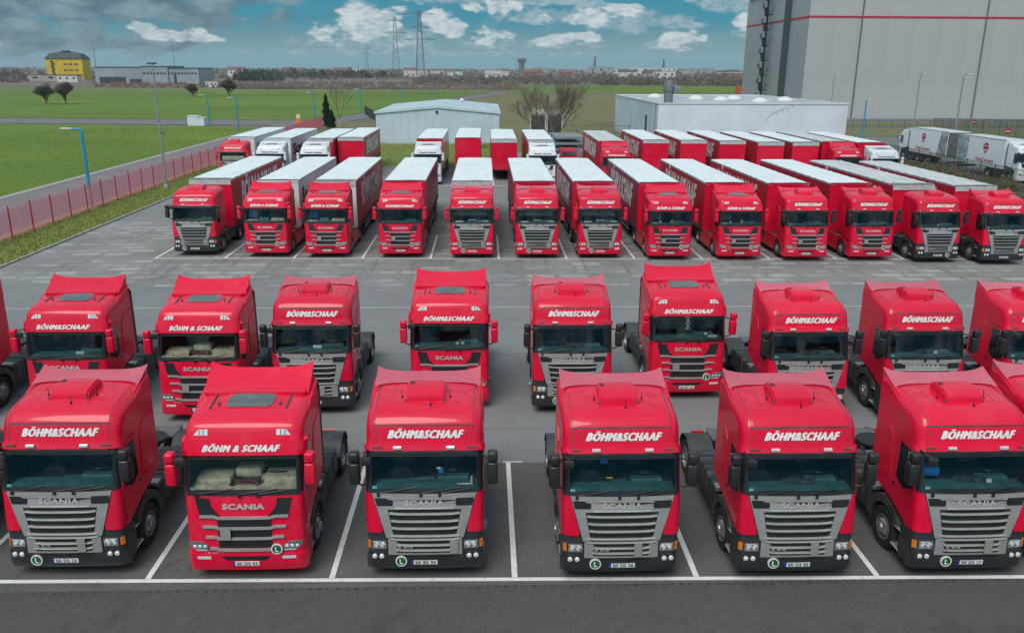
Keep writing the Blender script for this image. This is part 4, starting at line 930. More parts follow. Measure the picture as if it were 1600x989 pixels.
def rim_mesh(front):
    b = MB()
    s = 1 if front else -1
    # dish, drawn along +x (outside)
    pr = [(.285, -.02), (.30, .03), (.275, .035), (.262, -.01), (.225, -.02 if front else -.10), (.19, .045 if front else -.12), (.12, .075 if front else -.12), (.11, .11 if front else .0), (.06, .125 if front else .02), (0.001, .125 if front else .02)]
    b.lathe(pr, (0, 0, 0), 0, 28)
    return b.mesh('rim', M['rim'], 40, 1e-4)
def holes_mesh(front):
    b = MB()
    for i in range(10):
        a = 2*math.pi*i/10; c = .208
        b.cyl((-.01 if front else -.115, c*math.cos(a), c*math.sin(a)), 0, .026, .02 if front else .012, 8)
    return b.mesh('rim_hole', M['black'], 0)
def tyre_mesh(w, r=.51):
    b = MB(); h = w/2
    b.lathe([(.29, -h+.02), (.36, -h), (.46, -h-.005), (r-.015, -h+.03), (r, -h+.07), (r, h-.07), (r-.015, h-.03), (.46, h+.005), (.36, h), (.29, h-.02)], (0, 0, 0), 0, 32)
    for g in (-.06, 0, .06): pass
    return b.mesh('tyre', M['tyre'], 40, 1e-4)
def wheel(root, x, y, front, w=.30, r=.51):
    s = 1 if x > 0 else -1
    o = part('wheel', ('hub',), lambda: (lambda b: (b.cyl((-.1, 0, 0), 0, .09, .15, 12), b.mesh('wheel', M['dgrey'], 30))[1])(MB()), root, (x, y, r))
    if s < 0: o.rotation_euler = (0, 0, math.pi)
    part('tyre', (w, r), lambda: tyre_mesh(w, r), o, (0, 0, 0))
    off = w/2-.03
    part('rim', (front,), lambda: rim_mesh(front), o, (off, 0, 0))
    part('rim_hole', (front,), lambda: holes_mesh(front), o, (off, 0, 0))
    return o

def arc(cy, cz, r, a0, a1, n=10): return [(cy+r*math.cos(R(a0+(a1-a0)*i/n)), cz+r*math.sin(R(a0+(a1-a0)*i/n))) for i in range(n+1)]

def add_cab_parts(root, k, P):
    """k: surface profile; P: options of this truck"""
    cm, bm_, mm = P['paint'], P['bumper'], P['mirror']
    low = P['front']          # 'old' or 'new' lower front
    pk = (k, cm.name)
    part('cab_shell', pk, lambda: cab_shell(k, cm), root)
    # ---- windscreen, surround, interior
    def f():
        b = MB(); patch(b, k, lin(5.09, 6.0, 4), -1.13, 1.13, .004); return b.mesh('windscreen', M['glass'], 60)
    ws = part('windscreen', pk, f, root)
    def f():
        b = MB()
        patch(b, k, lin(5, 6, 3), -W, -1.12, .0); patch(b, k, lin(5, 6, 3), 1.12, W, .0)
        patch(b, k, lin(4.93, 5.11, 3), -1.19, 1.19, .012, .02)
        patch(b, k, lin(5.86, 6.0, 2), -1.17, 1.17, .006, .01)
        return b.mesh('windscreen_surround', M['black'], 35, 1e-4)
    part('windscreen_surround', pk, f, root)
    def f():
        b = MB()
        for x0, x1, h in ((-.95, -.15, .09), (-.05, .75, .07), (.35, 1.0, .05)):
            p0, p1 = surf(k, 5.02, x0, .06), surf(k, 5.07+h, x1, .05); b.tube([p0, (p0+p1)/2+Vector((0, -.01, .0)), p1], .011, 5)
            q = surf(k, 4.95, x0-.02, .05); b.box(q.x-.03, q.x+.03, q.y-.02, q.y+.03, q.z-.03, q.z+.03)
        return b.mesh('wiper', M['black'], 30)
    part('wiper', pk, f, ws)
    def f():
        b = MB(); y1 = 1.95
        b.face([(-1.19, .3, 2.0), (1.19, .3, 2.0), (1.19, y1, 2.0), (-1.19, y1, 2.0)])
        b.face([(-1.19, y1, 2.0), (1.19, y1, 2.0), (1.19, y1, 3.05), (-1.19, y1, 3.05)])
        b.face([(-1.19, .45, 3.02), (1.19, .45, 3.02), (1.19, y1, 3.05), (-1.19, y1, 3.05)])
        for s in (1, -1): b.face([(s*1.19, .25, 2.0), (s*1.19, y1, 2.0), (s*1.19, y1, 3.05), (s*1.19, .45, 3.02)])
        return b.mesh('cab_interior', M['inner'], 0, keepn=True)
    part('cab_interior', k, f, root)
    dm = P.get('dash', M['dash'])
    def f():
        b = MB()
        b.px([(.20, 1.96), (.20, 2.05), (.34, 2.13), (.62, 2.14), (.70, 2.06), (.70, 1.9)], -1.15, 1.15)
        b.box(.25, .95, .55, .78, 2.05, 2.22, .04); b.box(-.2, .2, .6, .8, 1.95, 2.12, .03)
        for i, x in enumerate((-.9, -.5, -.1, .3, .7)): b.cyl((x, .42, 2.13), 2, .045, .015, 10)
        return b.mesh('dashboard', dm, 30)
    da = part('dashboard', dm.name, f, root)
    def f():
        b = MB(); c = Vector((.6, .82, 2.22)); n = Vector((0, .5, .86)).normalized(); u = Vector((1, 0, 0)); v = n.cross(u)
        b.tube([c+(u*math.cos(t)+v*math.sin(t))*.22 for t in lin(0, 2*math.pi, 18)], .018, 5)
        b.tube([c-u*.2, c, c+u*.2], .02, 4); b.tube([c, c-v*.2], .02, 4)
        return b.mesh('steering_wheel', M['black'], 40)
    part('steering_wheel', 0, f, root)
    sm = P.get('seat', M['seat'])
    def f(x):
        b = MB(); b.box(x-.25, x+.25, 1.15, 1.55, 1.9, 2.12, .05, 2)
        b.prism([(x-.24, 1.48, 2.1), (x+.24, 1.48, 2.1), (x+.20, 1.62, 2.75), (x-.20, 1.62, 2.75)], (0, .12, .02)); b.box(x-.13, x+.13, 1.58, 1.7, 2.72, 2.92, .04, 2)
        return b.mesh('seat', sm, 40)
    for x in (.6, -.6): part('seat', (sm.name, x), lambda: f(x), root)
    # ---- doors and side windows
    dsh = [(.27, 1.98), (.34, 1.22), (.62, 1.22), (.95, 1.33), (1.20, 1.42), (1.22, 2.0), (1.17, 2.93), (.56, 2.93)]
    wsh = [(.42, 2.02), (.80, 1.86), (1.10, 2.0), (1.08, 2.86), (.62, 2.82), (.36, 2.24)]
    ins = lambda pts, d: [(sum(q[0] for q in pts)/len(pts)+(y-sum(q[0] for q in pts)/len(pts))*d, sum(q[1] for q in pts)/len(pts)+(z-sum(q[1] for q in pts)/len(pts))*d) for y, z in pts]
    for s in (1, -1):
        def f():
            b = MB(); b.px(dsh, s*(W-.01), s*(W+.016)); return b.mesh('door', cm, 30)
        d = part('door', (cm.name, s), f, root)
        part('door_gap', s, lambda: (lambda b: (b.px(ins(dsh, 1.022), s*(W-.01), s*(W+.003)), b.mesh('door_gap', M['black'], 0))[1])(MB()), d)
        part('side_window', s, lambda: (lambda b: (b.px(wsh, s*(W), s*(W+.022)), b.mesh('side_window', M['dglass'], 0))[1])(MB()), d)
        part('door_handle', s, lambda: (lambda b: (b.box(s*(W+.01)-.015, s*(W+.01)+.015, 1.10, 1.22, 1.72, 1.84, .02), b.mesh('door_handle', M['black'], 0))[1])(MB()), d)
        def f():
            b = MB()     # pressed swage lines behind the door
            b.px([(1.34, 1.85), (1.42, 2.75), (1.62, 3.02), (2.22, 3.12), (2.22, 1.75)], s*(W-.01), s*(W+.018))
            es = [e for e in b.bm.edges if e.calc_length() > .2]; bmesh.ops.bevel(b.bm, geom=es, offset=.012, segments=2, affect='EDGES')
            return b.mesh('side_moulding', cm, 30)
        part('side_moulding', (cm.name, s), f, root)
        if k == 'B':
            part('rear_edge_strip', s, lambda: (lambda b: (b.px([(2.30, 1.5), (2.42, 1.5), (2.42, 3.62), (2.30, 3.72)], s*(W-.03), s*(W+.012)), b.mesh('rear_edge_strip', M['black'], 0))[1])(MB()), root)
        # mirrors
        sgn = s
        def f():
            b = MB(); x0, x1 = (1.34, 1.56)
            a, c = sorted((s*x0, s*x1))
            b.box(a, c, .05, .30, 2.28, 2.78, .05, 3); b.box(a+.01, c-.0, .04, .26, 2.80, 3.02, .05, 3)
            return b.mesh('mirror', mm, 40)
        mr = part('mirror', (mm.name, s), f, root)
        for q, pts in enumerate(([(s*1.22, .45, 2.79), (s*1.32, .3, 2.80), (s*1.45, .2, 2.79)], [(s*1.22, .36, 2.2), (s*1.32, .3, 2.16), (s*1.45, .2, 2.28)])):
            part('mirror_arm', (s, q), lambda: (lambda b: (b.tube(pts, .022, 6), b.mesh('mirror_arm', M['mirror'], 40))[1])(MB()), mr)
        def f():
            b = MB(); a, c = sorted((s*1.365, s*1.535)); b.box(a, c, .295, .305, 2.33, 2.73); b.box(a, c, .255, .265, 2.83, 2.99); return b.mesh('mirror_glass', M['lens'], 0)
        part('mirror_glass', s, f, mr)
    def f():
        b = MB(); b.tube([(-1.2, .42, 2.95), (-1.24, .12, 3.0), (-1.12, -.02, 2.92)], .018, 6)
        b.box(-1.28, -1.06, -.10, -.0, 2.80, 2.98, .04, 2); return b.mesh('front_mirror', M['mirror'], 40)
    if P.get('front_mirror', True): part('front_mirror', k, f, root)
    # ---- lower front
    K = k
    if low == 'old': front_old(root, K, P)
    else: front_new(root, K, P)
    # ---- roof
    if P['roof'] == 'old': roof_old(root, K, P)
    else: roof_new(root, K, P)
    if P.get('name_on', True):
        nm = P['name_mat']
        if P['roof'] == 'old':
            key = ('old', P['name'], nm.name)
            part('lettering', key, lambda: text_mesh(P['name'], .17, nm, 1.60, .42, .0, 1.16, lambda x, z, d: surf(K, uz(K, 3.27+z), x+.04, .014-d), fat=.018), root)
        else:
            key = ('new', P['name'], nm.name)
            vo = .075 if P.get('visor', True) else .012
            part('lettering', key, lambda: text_mesh(P['name'], .135, nm, 1.62, .42, .0, 1.16, lambda x, z, d: surf(K, uz(K, 3.02+z), x, vo+.014-d), fat=.015), root)
    # ---- plate
    def plate():
        b = MB(); b.box(-.26, .26, -.035, -.015, .425, .535, .004); return b.mesh('number_plate', M['paper'], 0)
    pxo = P.get('plate_x', 0.)
    pl = part('number_plate', 0, plate, root, (pxo, 0, P.get('plate_z', 0)))
    part('country_strip', 0, lambda: (lambda b: (b.box(-.305, -.255, -.036, -.016, .425, .535), b.mesh('country_strip', M['eu'], 0))[1])(MB()), pl)
    if P.get('plate'):
        part('plate_lettering', P['plate'], lambda: text_mesh(P['plate'], .075, M['blackl'], .44, 0, .012, 1., lambda x, z, d: (x, -.040+d, .48+z)), pl)
    # ---- L badge
    if P.get('badge'):
        bx, bz = P['badge']
        y0 = surf(K, uz(K, bz), bx).y-.05
        bo = part('badge', 0, lambda: (lambda b: (b.lathe([(.001, -.012), (.098, -.012), (.105, 0), (.105, .02)], (0, 0, 0), 1, 28), b.mesh('badge', M['green'], 30, 1e-4))[1])(MB()), root, (bx, y0, bz))
        part('badge_ring', 0, lambda: (lambda b: (b.lathe([(.098, -.016), (.124, -.016), (.124, .02), (.098, .02)], (0, 0, 0), 1, 28), b.mesh('badge_ring', M['paper'], 30, 1e-4))[1])(MB()), bo)
        part('badge_lettering', 0, lambda: text_mesh('L', .12, M['letter'], .075, 0, .02, 1., lambda x, z, d: (x+.005, -.020+d, z)), bo)
    # ---- things lying behind the windscreen (part of the cab's dressing)
    for it in P.get('items', []):
        nm_, key_, fn_ = it; part(nm_, key_, fn_, root)

def front_old(root, k, P):
    bmat, cm = P['bumper'], P['paint']
    U = lambda z: uz(k, z)
    pk = (k, bmat.name, cm.name)
    zf = lambda fn: (lambda u: fn(prof(k, u)[1]))
    def f():
        b = MB(); patch(b, k, [0, .5, 1, 1.5, 2, U(.9), U(1.05), U(1.2), U(1.5), U(1.8), 5], off=-.012)
        for s in (1, -1):
            b.px([(surf(k, 0, W).y, .30), (surf(k, 1, W).y, .5), (surf(k, 2, W).y, .75), (surf(k, 3, W).y, 1.12), (.55, 1.16), (.66, 1.0), (.66, .30)], s*(W-.03), s*(W-.005))
        b.face([(-W, .1, .31), (W, .1, .31), (W, .66, .31), (-W, .66, .31)])
        return b.mesh('front_panel', bmat, 35, 1e-4)
    part('front_panel', pk, f, root)
    def f():
        b = MB(); patch(b, k, [0, .4, 1, 1.6, U(.66)], off=.035, thick=.03)
        return b.mesh('bumper', bmat, 35, 1e-4)
    bp = part('bumper', pk, f, root)
    def f():
        b = MB(); patch(b, k, lin(U(.60), U(.655), 2), -.62, .62, .037, .004); return b.mesh('bumper_intake', M['black'], 30)
    part('bumper_intake', k, f, bp)
    for s in (1, -1):
        def f():
            b = MB()
            us = [U(z) for z in (1.17, 1.22, 1.35, 1.5, 1.65, 1.8, 1.95, 2.055)]
            ig = zf(lambda z: s*(gx(z)+.015+max(0, 1.24-z)*.8))
            patch(b, k, us, ig if s > 0 else -W, W if s > 0 else ig, .014, .022)
            return b.mesh('front_cheek', cm, 35, 1e-4)
        part('front_cheek', (k, cm.name, s), f, root)
    # silver grille
    sil = M['silver']
    def f():
        b = MB()
        hx = lambda sg: zf(lambda z: sg*gx(z))
        patch(b, k, [U(z) for z in (1.71, 1.8, 1.92, 2.06)], hx(-1), hx(1), .035, .035)
        for s in (1, -1):
            inn = zf(lambda z: s*(.66+.11*max(0, z-1.05)/.6)); outn = hx(s)
            us = [U(z) for z in (1.06, 1.2, 1.4, 1.6, 1.72)]
            patch(b, k, us, *( (inn, outn) if s > 0 else (outn, inn)), .033, .035)
            us = [U(z) for z in (.67, .85, 1.035)]
            patch(b, k, us, *( (.60, .79) if s > 0 else (-.79, -.60)), .033, .035)
        patch(b, k, [U(.665), U(.695)], -.79, .79, .036, .035)
        return b.mesh('grille', sil, 35, 1e-4)
    g = part('grille', k, f, root)
    def sl(z, hw, mat_=None):
        def f():
            b = MB(); c = surf(k, U(z), 0).y
            xs = lin(-hw, hw, 10)
            def row(dy, dz): return [surf(k, U(z), x)+Vector((0, -dy, dz+(.02*(abs(x)/hw)**8))) for x in xs]
            b.grid([row(.040, .010), row(.056, -.002), row(.046, -.022), row(.0, -.016), row(.0, .018), row(.040, .010)])
            return b.mesh('slat', M['silver'], 30, 1e-4)
        return f
    for z, hw in ((1.605, .75), (1.435, .72), (1.27, .70), (1.10, .74), (1.02, .74), (.885, .62), (.765, .62)):
        part('slat', (k, z), sl(z, hw), g)
    def f():
        b = MB()
        inn = lambda u: s*(.66+.25*abs(prof(k, u)[1]-1.86)); out = lambda u: s*(gx(prof(k, u)[1])-.02)
        patch(b, k, [U(1.79), U(1.84), U(1.89), U(1.96)], *((inn, out) if s > 0 else (out, inn)), .041, .008)
        return b.mesh('grille_vent', M['black'], 30)
    for s in (1, -1): part('grille_vent', (k, s), f, g)
    def f():
        b = MB(); patch(b, k, [U(1.725), U(1.745)], -.62, .62, .055, .025); return b.mesh('grille_trim', M['bright'], 30)
    part('grille_trim', k, f, g)
    part('radiator_screen', k, lambda: (lambda b: (patch(b, k, [U(.68), U(1.03)], -.64, .64, .004), patch(b, k, [U(1.07), U(1.72)], -.78, .78, .004), b.mesh('radiator_screen', M['black'], 0))[2])(MB()), g)
    sx = P.get('sensor_x', .62)
    if sx is not None: part('sensor_cover', (k, sx), lambda: (lambda b: (patch(b, k, [U(.70), U(1.0)], sx-.085, sx+.085, .07, .03), b.mesh('sensor_cover', M['silver'], 30))[1])(MB()), g)
    part('maker_lettering', (k, 'old'), lambda: text_mesh('SCANIA', .115, M['bright'], .84, 0, .012, 1.08, lambda x, z, d: surf(k, U(1.86+z), x, .047-d), fat=.009), g)
    part('model_lettering', (k, 'old'), lambda: text_mesh('R 410', .05, M['bright'], .30, 0, .02, 1.1, lambda x, z, d: surf(k, U(.865+z), x-.42, .078-d)), g)
    # lamps
    for s in (1, -1):
        def f():
            b = MB(); a, c = sorted((s*.83, s*1.13)); patch(b, k, [U(.79), U(.88), U(.97)], a, c, .016, .03); return b.mesh('headlight', M['lampg'], 30, 1e-4)
        h = part('headlight', (k, s), f, root)
        def f():
            b = MB()
            for x in (.90, 1.03):
                p = surf(k, U(.88), s*x, .014); b.lathe([(.066, .0), (.058, -.006), (.03, -.002), (.001, -.008)], p, 1, 14)
            p = surf(k, U(.955), s*.98, .014); b.box(p.x-.13, p.x+.13, p.y-.008, p.y+.004, p.z-.010, p.z+.008)
            return b.mesh('reflector', M['lens'], 30, 1e-4)
        part('reflector', (k, s), f, h)
        def f():
            b = MB(); a, c = sorted((s*1.165, s*1.232)); patch(b, k, [U(.80), U(.97)], a, c, .012, .024); return b.mesh('indicator', M['orange'], 30)
        part('indicator', (k, s), f, root)
        for x in (.94, 1.09):
            def f():
                b = MB(); p = surf(k, U(.62), s*x, .04); b.lathe([(.001, -.018), (.035, -.015), (.047, -.005), (.055, .0), (.055, .03)], p, 1, 14); return b.mesh('fog_lamp', M['lens'], 30, 1e-4)
            part('fog_lamp', (k, s, x), f, root)
        # foot steps between bumper and wheel
        def f():
            b = MB()
            for y0, y1, z in ((.60, .97, .36), (.62, .90, .84)):
                b.box(*sorted((s*(W-.26), s*(W+.015))), y0, y1, z, z+.06, .03)
            return b.mesh('cab_step', M['tread'], 0)
        part('cab_step', s, f, root)
        part('step_housing', (bmat.name, s), lambda: (lambda b: (b.px([(.6, .34), (.92, .34), (.86, .75), (.80, 1.05), (.80, 1.2), (.55, 1.14)], s*(W-.45), s*(W-.24)), b.mesh('step_housing', bmat, 0))[1])(MB()), root)

def front_new(root, k, P):
    cm = P['paint']; U = lambda z: uz(k, z); pk = (k, cm.name)
    def f():
        b = MB(); patch(b, k, [U(z) for z in (.68, .8, .95, 1.1, 1.3, 1.5, 1.8, 2.06)])
        return b.mesh('front_panel', cm, 35, 1e-4)
    part('front_panel', pk+('new',), f, root)
    def f():
        b = MB(); patch(b, k, [0, .4, 1, 1.6, U(.69)], off=.03, thick=.05)
        for s in (1, -1):
            b.px([(surf(k, 0, W).y, .30), (surf(k, 1, W).y, .5), (surf(k, 2, W).y, .75), (surf(k, 3, W).y, 1.12), (.55, 1.16), (.66, 1.0), (.66, .30)], s*(W-.03), s*(W+.004))
        b.face([(-W, .1, .31), (W, .1, .31), (W, .66, .31), (-W, .66, .31)])
        return b.mesh('bumper', cm, 35, 1e-4)
    bp = part('bumper', pk+('new',), f, root)
    def f():
        b = MB(); zf = lambda s: (lambda u: s*(.40+(prof(k, u)[1]-.54)*1.1)); patch(b, k, [U(.555), U(.60), U(.655)], zf(-1), zf(1), .034, .006); return b.mesh('bumper_intake', M['black'], 30)
    part('bumper_intake', (k, 'new'), f, bp)
    # black openings
    gr = part('grille', (k, 'new'), lambda: (lambda b: ([patch(b, k, [U(z0), U((z0+z1)/2), U(z1)], -.57, .57, .006, .004) for z0, z1 in ((.84, 1.06), (1.09, 1.29), (1.32, 1.53))],
         [patch(b, k, [U(z) for z in (1.56, 1.66, 1.78, 1.9, 1.97)], *((lambda u: .50+.2*max(0, prof(k, u)[1]-1.56)/.25 if prof(k, u)[1] < 1.81 else .70+.05*(prof(k, u)[1]-1.81), lambda u: .93+.10*(prof(k, u)[1]-1.56)/.4) if s > 0 else (lambda u: -.93-.10*(prof(k, u)[1]-1.56)/.4, lambda u: -(.50+.2*max(0, prof(k, u)[1]-1.56)/.25) if prof(k, u)[1] < 1.81 else -(.70+.05*(prof(k, u)[1]-1.81)))), .008, .006) for s in (1, -1)],
         b.mesh('grille', M['black'], 30, 1e-4))[2])(MB()), root)
    def sl(z, hw):
        def f():
            b = MB(); xs = [-hw, -.66, -.60, -.54, -.3, 0, .3, .54, .60, .66, hw]
            def row(dy, dz): return [surf(k, U(z), x)+Vector((0, -dy, dz+(-.035 if abs(x) < .58 else (-.012 if abs(x) < .62 else 0)))) for x in xs]
            b.grid([row(.0, .028), row(.042, .024), row(.048, -.022), row(.0, -.028)])
            b.face([q[0] for q in (row(.0, .035), row(.042, .030), row(.048, -.028), row(.0, -.035))]); b.face([q[-1] for q in (row(.0, .035), row(.042, .030), row(.048, -.028), row(.0, -.035))])
            return b.mesh('slat', M['silver'], 30, 1e-4)
        return f
    for z, hw in ((1.57, .93), (1.335, .88), (1.10, .83), (.835, .76)): part('slat', (k, z, 'new'), sl(z, hw), gr)
    sx = P.get('sensor_x', -.40)
    part('sensor_cover', (k, sx, 'new'), lambda: (lambda b: (patch(b, k, [U(1.06), U(1.33)], sx-.11, sx+.11, .075, .03), b.mesh('sensor_cover', M['silver'], 30))[1])(MB()), gr)
    part('maker_lettering', (k, 'new'), lambda: text_mesh('SCANIA', .12, M['bright'], .88, 0, .012, 1.08, lambda x, z, d: surf(k, U(1.79+z), x, .02-d), fat=.011), root)
    part('model_lettering', (k, 'new'), lambda: text_mesh('R 410', .045, M['bright'], .22, 0, .02, 1.1, lambda x, z, d: surf(k, U(.735+z), x-.70, .02-d)), root)
    for s in (1, -1):
        def f():
            b = MB(); bnd = lambda u: s*(.80+.0*u)
            lo = lambda u: .78; a, c = sorted((s*.78, s*1.17))
            us = [U(z) for z in (.77, .84, .90, .95, .99)]
            inn = lambda u: s*(.80+max(0, prof(k, u)[1]-.92)*2.2); out = lambda u: s*(1.02+min(.17, (prof(k, u)[1]-.77)*1.6))
            patch(b, k, us, *((inn, out) if s > 0 else (out, inn)), .02, .02)
            return b.mesh('headlight', M['lampg'], 30, 1e-4)
        h = part('headlight', (k, s, 'new'), f, root)
        def f():
            b = MB()
            for x in (.87, .98, 1.09):
                p = surf(k, U(.885), s*x, .022); b.box(p.x-.034, p.x+.034, p.y-.008, p.y+.002, p.z-.02, p.z+.028, .008)
            b.grid([[surf(k, U(.785+.0*i), s*x, .028) for x in (.82, .9, .98, 1.04)], [surf(k, U(.81), s*x, .028) for x in (.81, .9, 1.0, 1.08)]])
            return b.mesh('reflector', M['lens'], 0)
        part('reflector', (k, s, 'new'), f, h)
        def f():
            b = MB(); a, c = sorted((s*.76, s*1.05)); patch(b, k, [U(.585), U(.65)], a, c, .036, .008); return b.mesh('fog_lamp', M['lens'], 30, 1e-4)
        part('fog_lamp', (k, s, 'new'), f, root)
        sm = P.get('step', M['bumper'])
        part('step_housing', (sm.name, s, 'n'), lambda: (lambda b: (b.px([(.6, .34), (.92, .34), (.86, .75), (.95, 1.05), (1.1, 1.2), (.6, 1.14)], s*(W-.30), s*(W-.02)), b.mesh('step_housing', sm, 0))[1])(MB()), root)
        part('cab_step', (s, 'n'), lambda: (lambda b: ([b.box(*sorted((s*(W-.12), s*(W+.005))), y0, y1, z, z+.04, .01) for y0, y1, z in ((.66, .9, .42), (.66, .86, .80))], b.mesh('cab_step', M['tread'], 0))[1])(MB()), root)

def deflector(m, y0, y1, z0, h, hw, ear, curl, key):
    def f():
        b = MB(); rows = []; xs = [-1, -.97, -.92, -.85, -.7, -.5, -.25, 0, .25, .5, .7, .85, .92, .97, 1]
        for s in lin(0, 1, 8):
            rows.append([(x*hw*(1-.0*s), (y0-curl*abs(x)**7*(1-s))+(y1-y0)*s+.06*s*abs(x)**4, z0-.07*abs(x)**6*(1-s)+h*s**1.25+ear*(abs(x)**5)*(.25+.75*s)) for x in xs])
        under = [[(p[0]*.985, p[1]+.03, p[2]-.025) for p in r] for r in rows]
        b.grid(rows); b.grid([r[::-1] for r in under])
        per = lambda q: q[0]+[r[-1] for r in q[1:]]+q[-1][::-1][1:]+[r[0] for r in q[::-1][1:-1]]
        b.grid([per(rows), per(under)], True)
        for s in (1, -1):   # side fins down to the roof
            j = -1 if s > 0 else 0
            b.prism([Vector(rows[i][j])+Vector((-s*.03, .01, -.01)) for i in (0, 3, 6, 8)]+[(s*(hw-.03), y1+.04, z0-.12), (s*(hw-.03), y0, z0-.16)], (-s*.03, 0, 0))
        for x in (-.5, .5): b.tube([(x, y1-.05, z0+h*.9), (x, y1-.35, z0-.05)], .02, 5)
        return b.mesh('roof_deflector', m, 40, 1e-4)
    return f

def fins(m, yz, s):
    def f():
        b = MB(); b.px(yz, s*1.085, s*(W-.012))
        es = [e for e in b.bm.edges if abs(e.verts[0].co.x-e.verts[1].co.x) < .01 and min(e.verts[0].co.z, e.verts[1].co.z) > 3.45]
        bmesh.ops.bevel(b.bm, geom=es, offset=.05, segments=3, affect='EDGES')
        return b.mesh('shoulder_fin', m, 45)
    return f

def roof_old(root, k, P):
    cm = P['paint']; U = lambda z: uz(k, z)
    zt = 2.93 if k == 'A' else 2.90
    def f():   # lip over the windscreen
        b = MB(); zs = [U(z) for z in (zt+.0, zt+.03, zt+.08, zt+.12)]
        patch(b, k, zs, off=.045, thick=.04)
        return b.mesh('visor_lip', cm, 35, 1e-4)
    vl = part('visor_lip', (k, cm.name), f, root)
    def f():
        b = MB(); patch(b, k, [5.93, 6.0, U(zt+.015)], -1.05, 1.05, .04, .035); return b.mesh('visor_shadow_edge', M['black'], 30)  # black strip along the lower edge of the lip
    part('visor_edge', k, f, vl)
    for x in (-.56, .56):
        def f():
            b = MB(); p = surf(k, U(zt+.05), x, .095); b.box(x-.09, x+.09, p.y-.012, p.y+.05, p.z-.035, p.z+.035, .012); return b.mesh('marker_lamp', M['lens'], 0)
        part('marker_lamp', (k, x), f, vl)
    def f():
        b = MB()
        for s in (1, -1):
            for i in range(4):
                x = s*(.92+i*.055); p = surf(k, U(zt+.07), x, .09); b.box(x-.018, x+.018, p.y-.004, p.y+.02, p.z-.018, p.z+.018)
        return b.mesh('marker_dot', M['mgrey'], 0)
    part('marker_dot', k, f, vl)
    def f():   # dark joints of the roof shell
        b = MB()
        if k == 'A': patch(b, k, [U(3.43), U(3.465)], -1.05, 1.05, .004, .004)
        for s in (1, -1):
            a, c = sorted((s*1.045, s*1.06)); patch(b, k, lin(U(3.05), 13.0, 26), a, c, .003, .003, nx=1)
            a, c = sorted((s*.70, s*.706)); patch(b, k, lin(11.2, 13.2, 8), a, c, .003, .003, nx=1)
        return b.mesh('roof_joint', M['dgrey'], 30)
    part('roof_joint', k, f, root)
    # roof hatch / cooler
    def f():
        b = MB(); rows = []
        z0 = surf(k, 11.6, 0).z
        sec = [(1.08, -.06), (1.07, .05), (1.10, .12), (1.22, .18), (1.50, .225), (1.74, .22), (1.80, .0), (1.80, -.06)]
        rows = []
        xs = [-.43, -.43, -.40, -.2, 0, .2, .40, .43, .43]
        ins_ = [0, .85, 1, 1, 1, 1, 1, .85, 0]
        b.px([(y, z0+d) for y, d in sec], -.42, .42)
        bmesh.ops.bevel(b.bm, geom=[e for e in b.bm.edges if abs(e.verts[0].co.x) > .41 and abs(e.verts[1].co.x) > .41 and e.verts[0].co.x*e.verts[1].co.x > 0 and min(e.verts[0].co.z, e.verts[1].co.z) > z0], offset=.035, segments=2, affect='EDGES')
        return b.mesh('roof_hatch', cm, 30)
    rh = part('roof_hatch', (k, cm.name), f, root, label='raised cooler box on the roof')
    z0 = surf(k, 11.6, 0).z
    part('hatch_vent', k, lambda: (lambda b: ([b.box(-.36, -.26, 1.50+i*.055, 1.53+i*.055, z0+.205, z0+.235) for i in range(3)], b.box(-.45, .45, 1.08, 1.12, z0-.03, z0+.03, .01), b.mesh('hatch_vent', M['dgrey'], 0))[2])(MB()), rh)
    def f():
        b = MB()
        for x, u in ((-.52, 11.8), (.53, 11.8), (.12, 10.9)):
            p = surf(k, u, x); b.cyl((x, p.y, p.z-.01), 2, .022, .05, 8); b.tube([(x, p.y, p.z), (x-.01, p.y+.02, p.z+.17)], .008, 5)
        return b.mesh('aerial', M['black'], 30)
    part('aerial', k, f, root)
    if P.get('deflector', True):
        dmat = P.get('defl_mat', M['pink'])
        [part('shoulder_fin', (k, cm.name, 'o', s), fins(cm, [(1.30, 3.60), (1.70, 3.77), (2.05, 3.84), (2.38, 3.90), (2.40, 3.60), (2.30, 3.4), (1.3, 3.4)], s), root) for s in (1, -1)]
        part('roof_deflector', (k, dmat.name, 'o'), deflector(dmat, 1.96, 2.42, 3.86, .10, 1.19, .11, .14, 0), root, label='pinkish spoiler across the back of the roof' if dmat is M['pink'] else None)

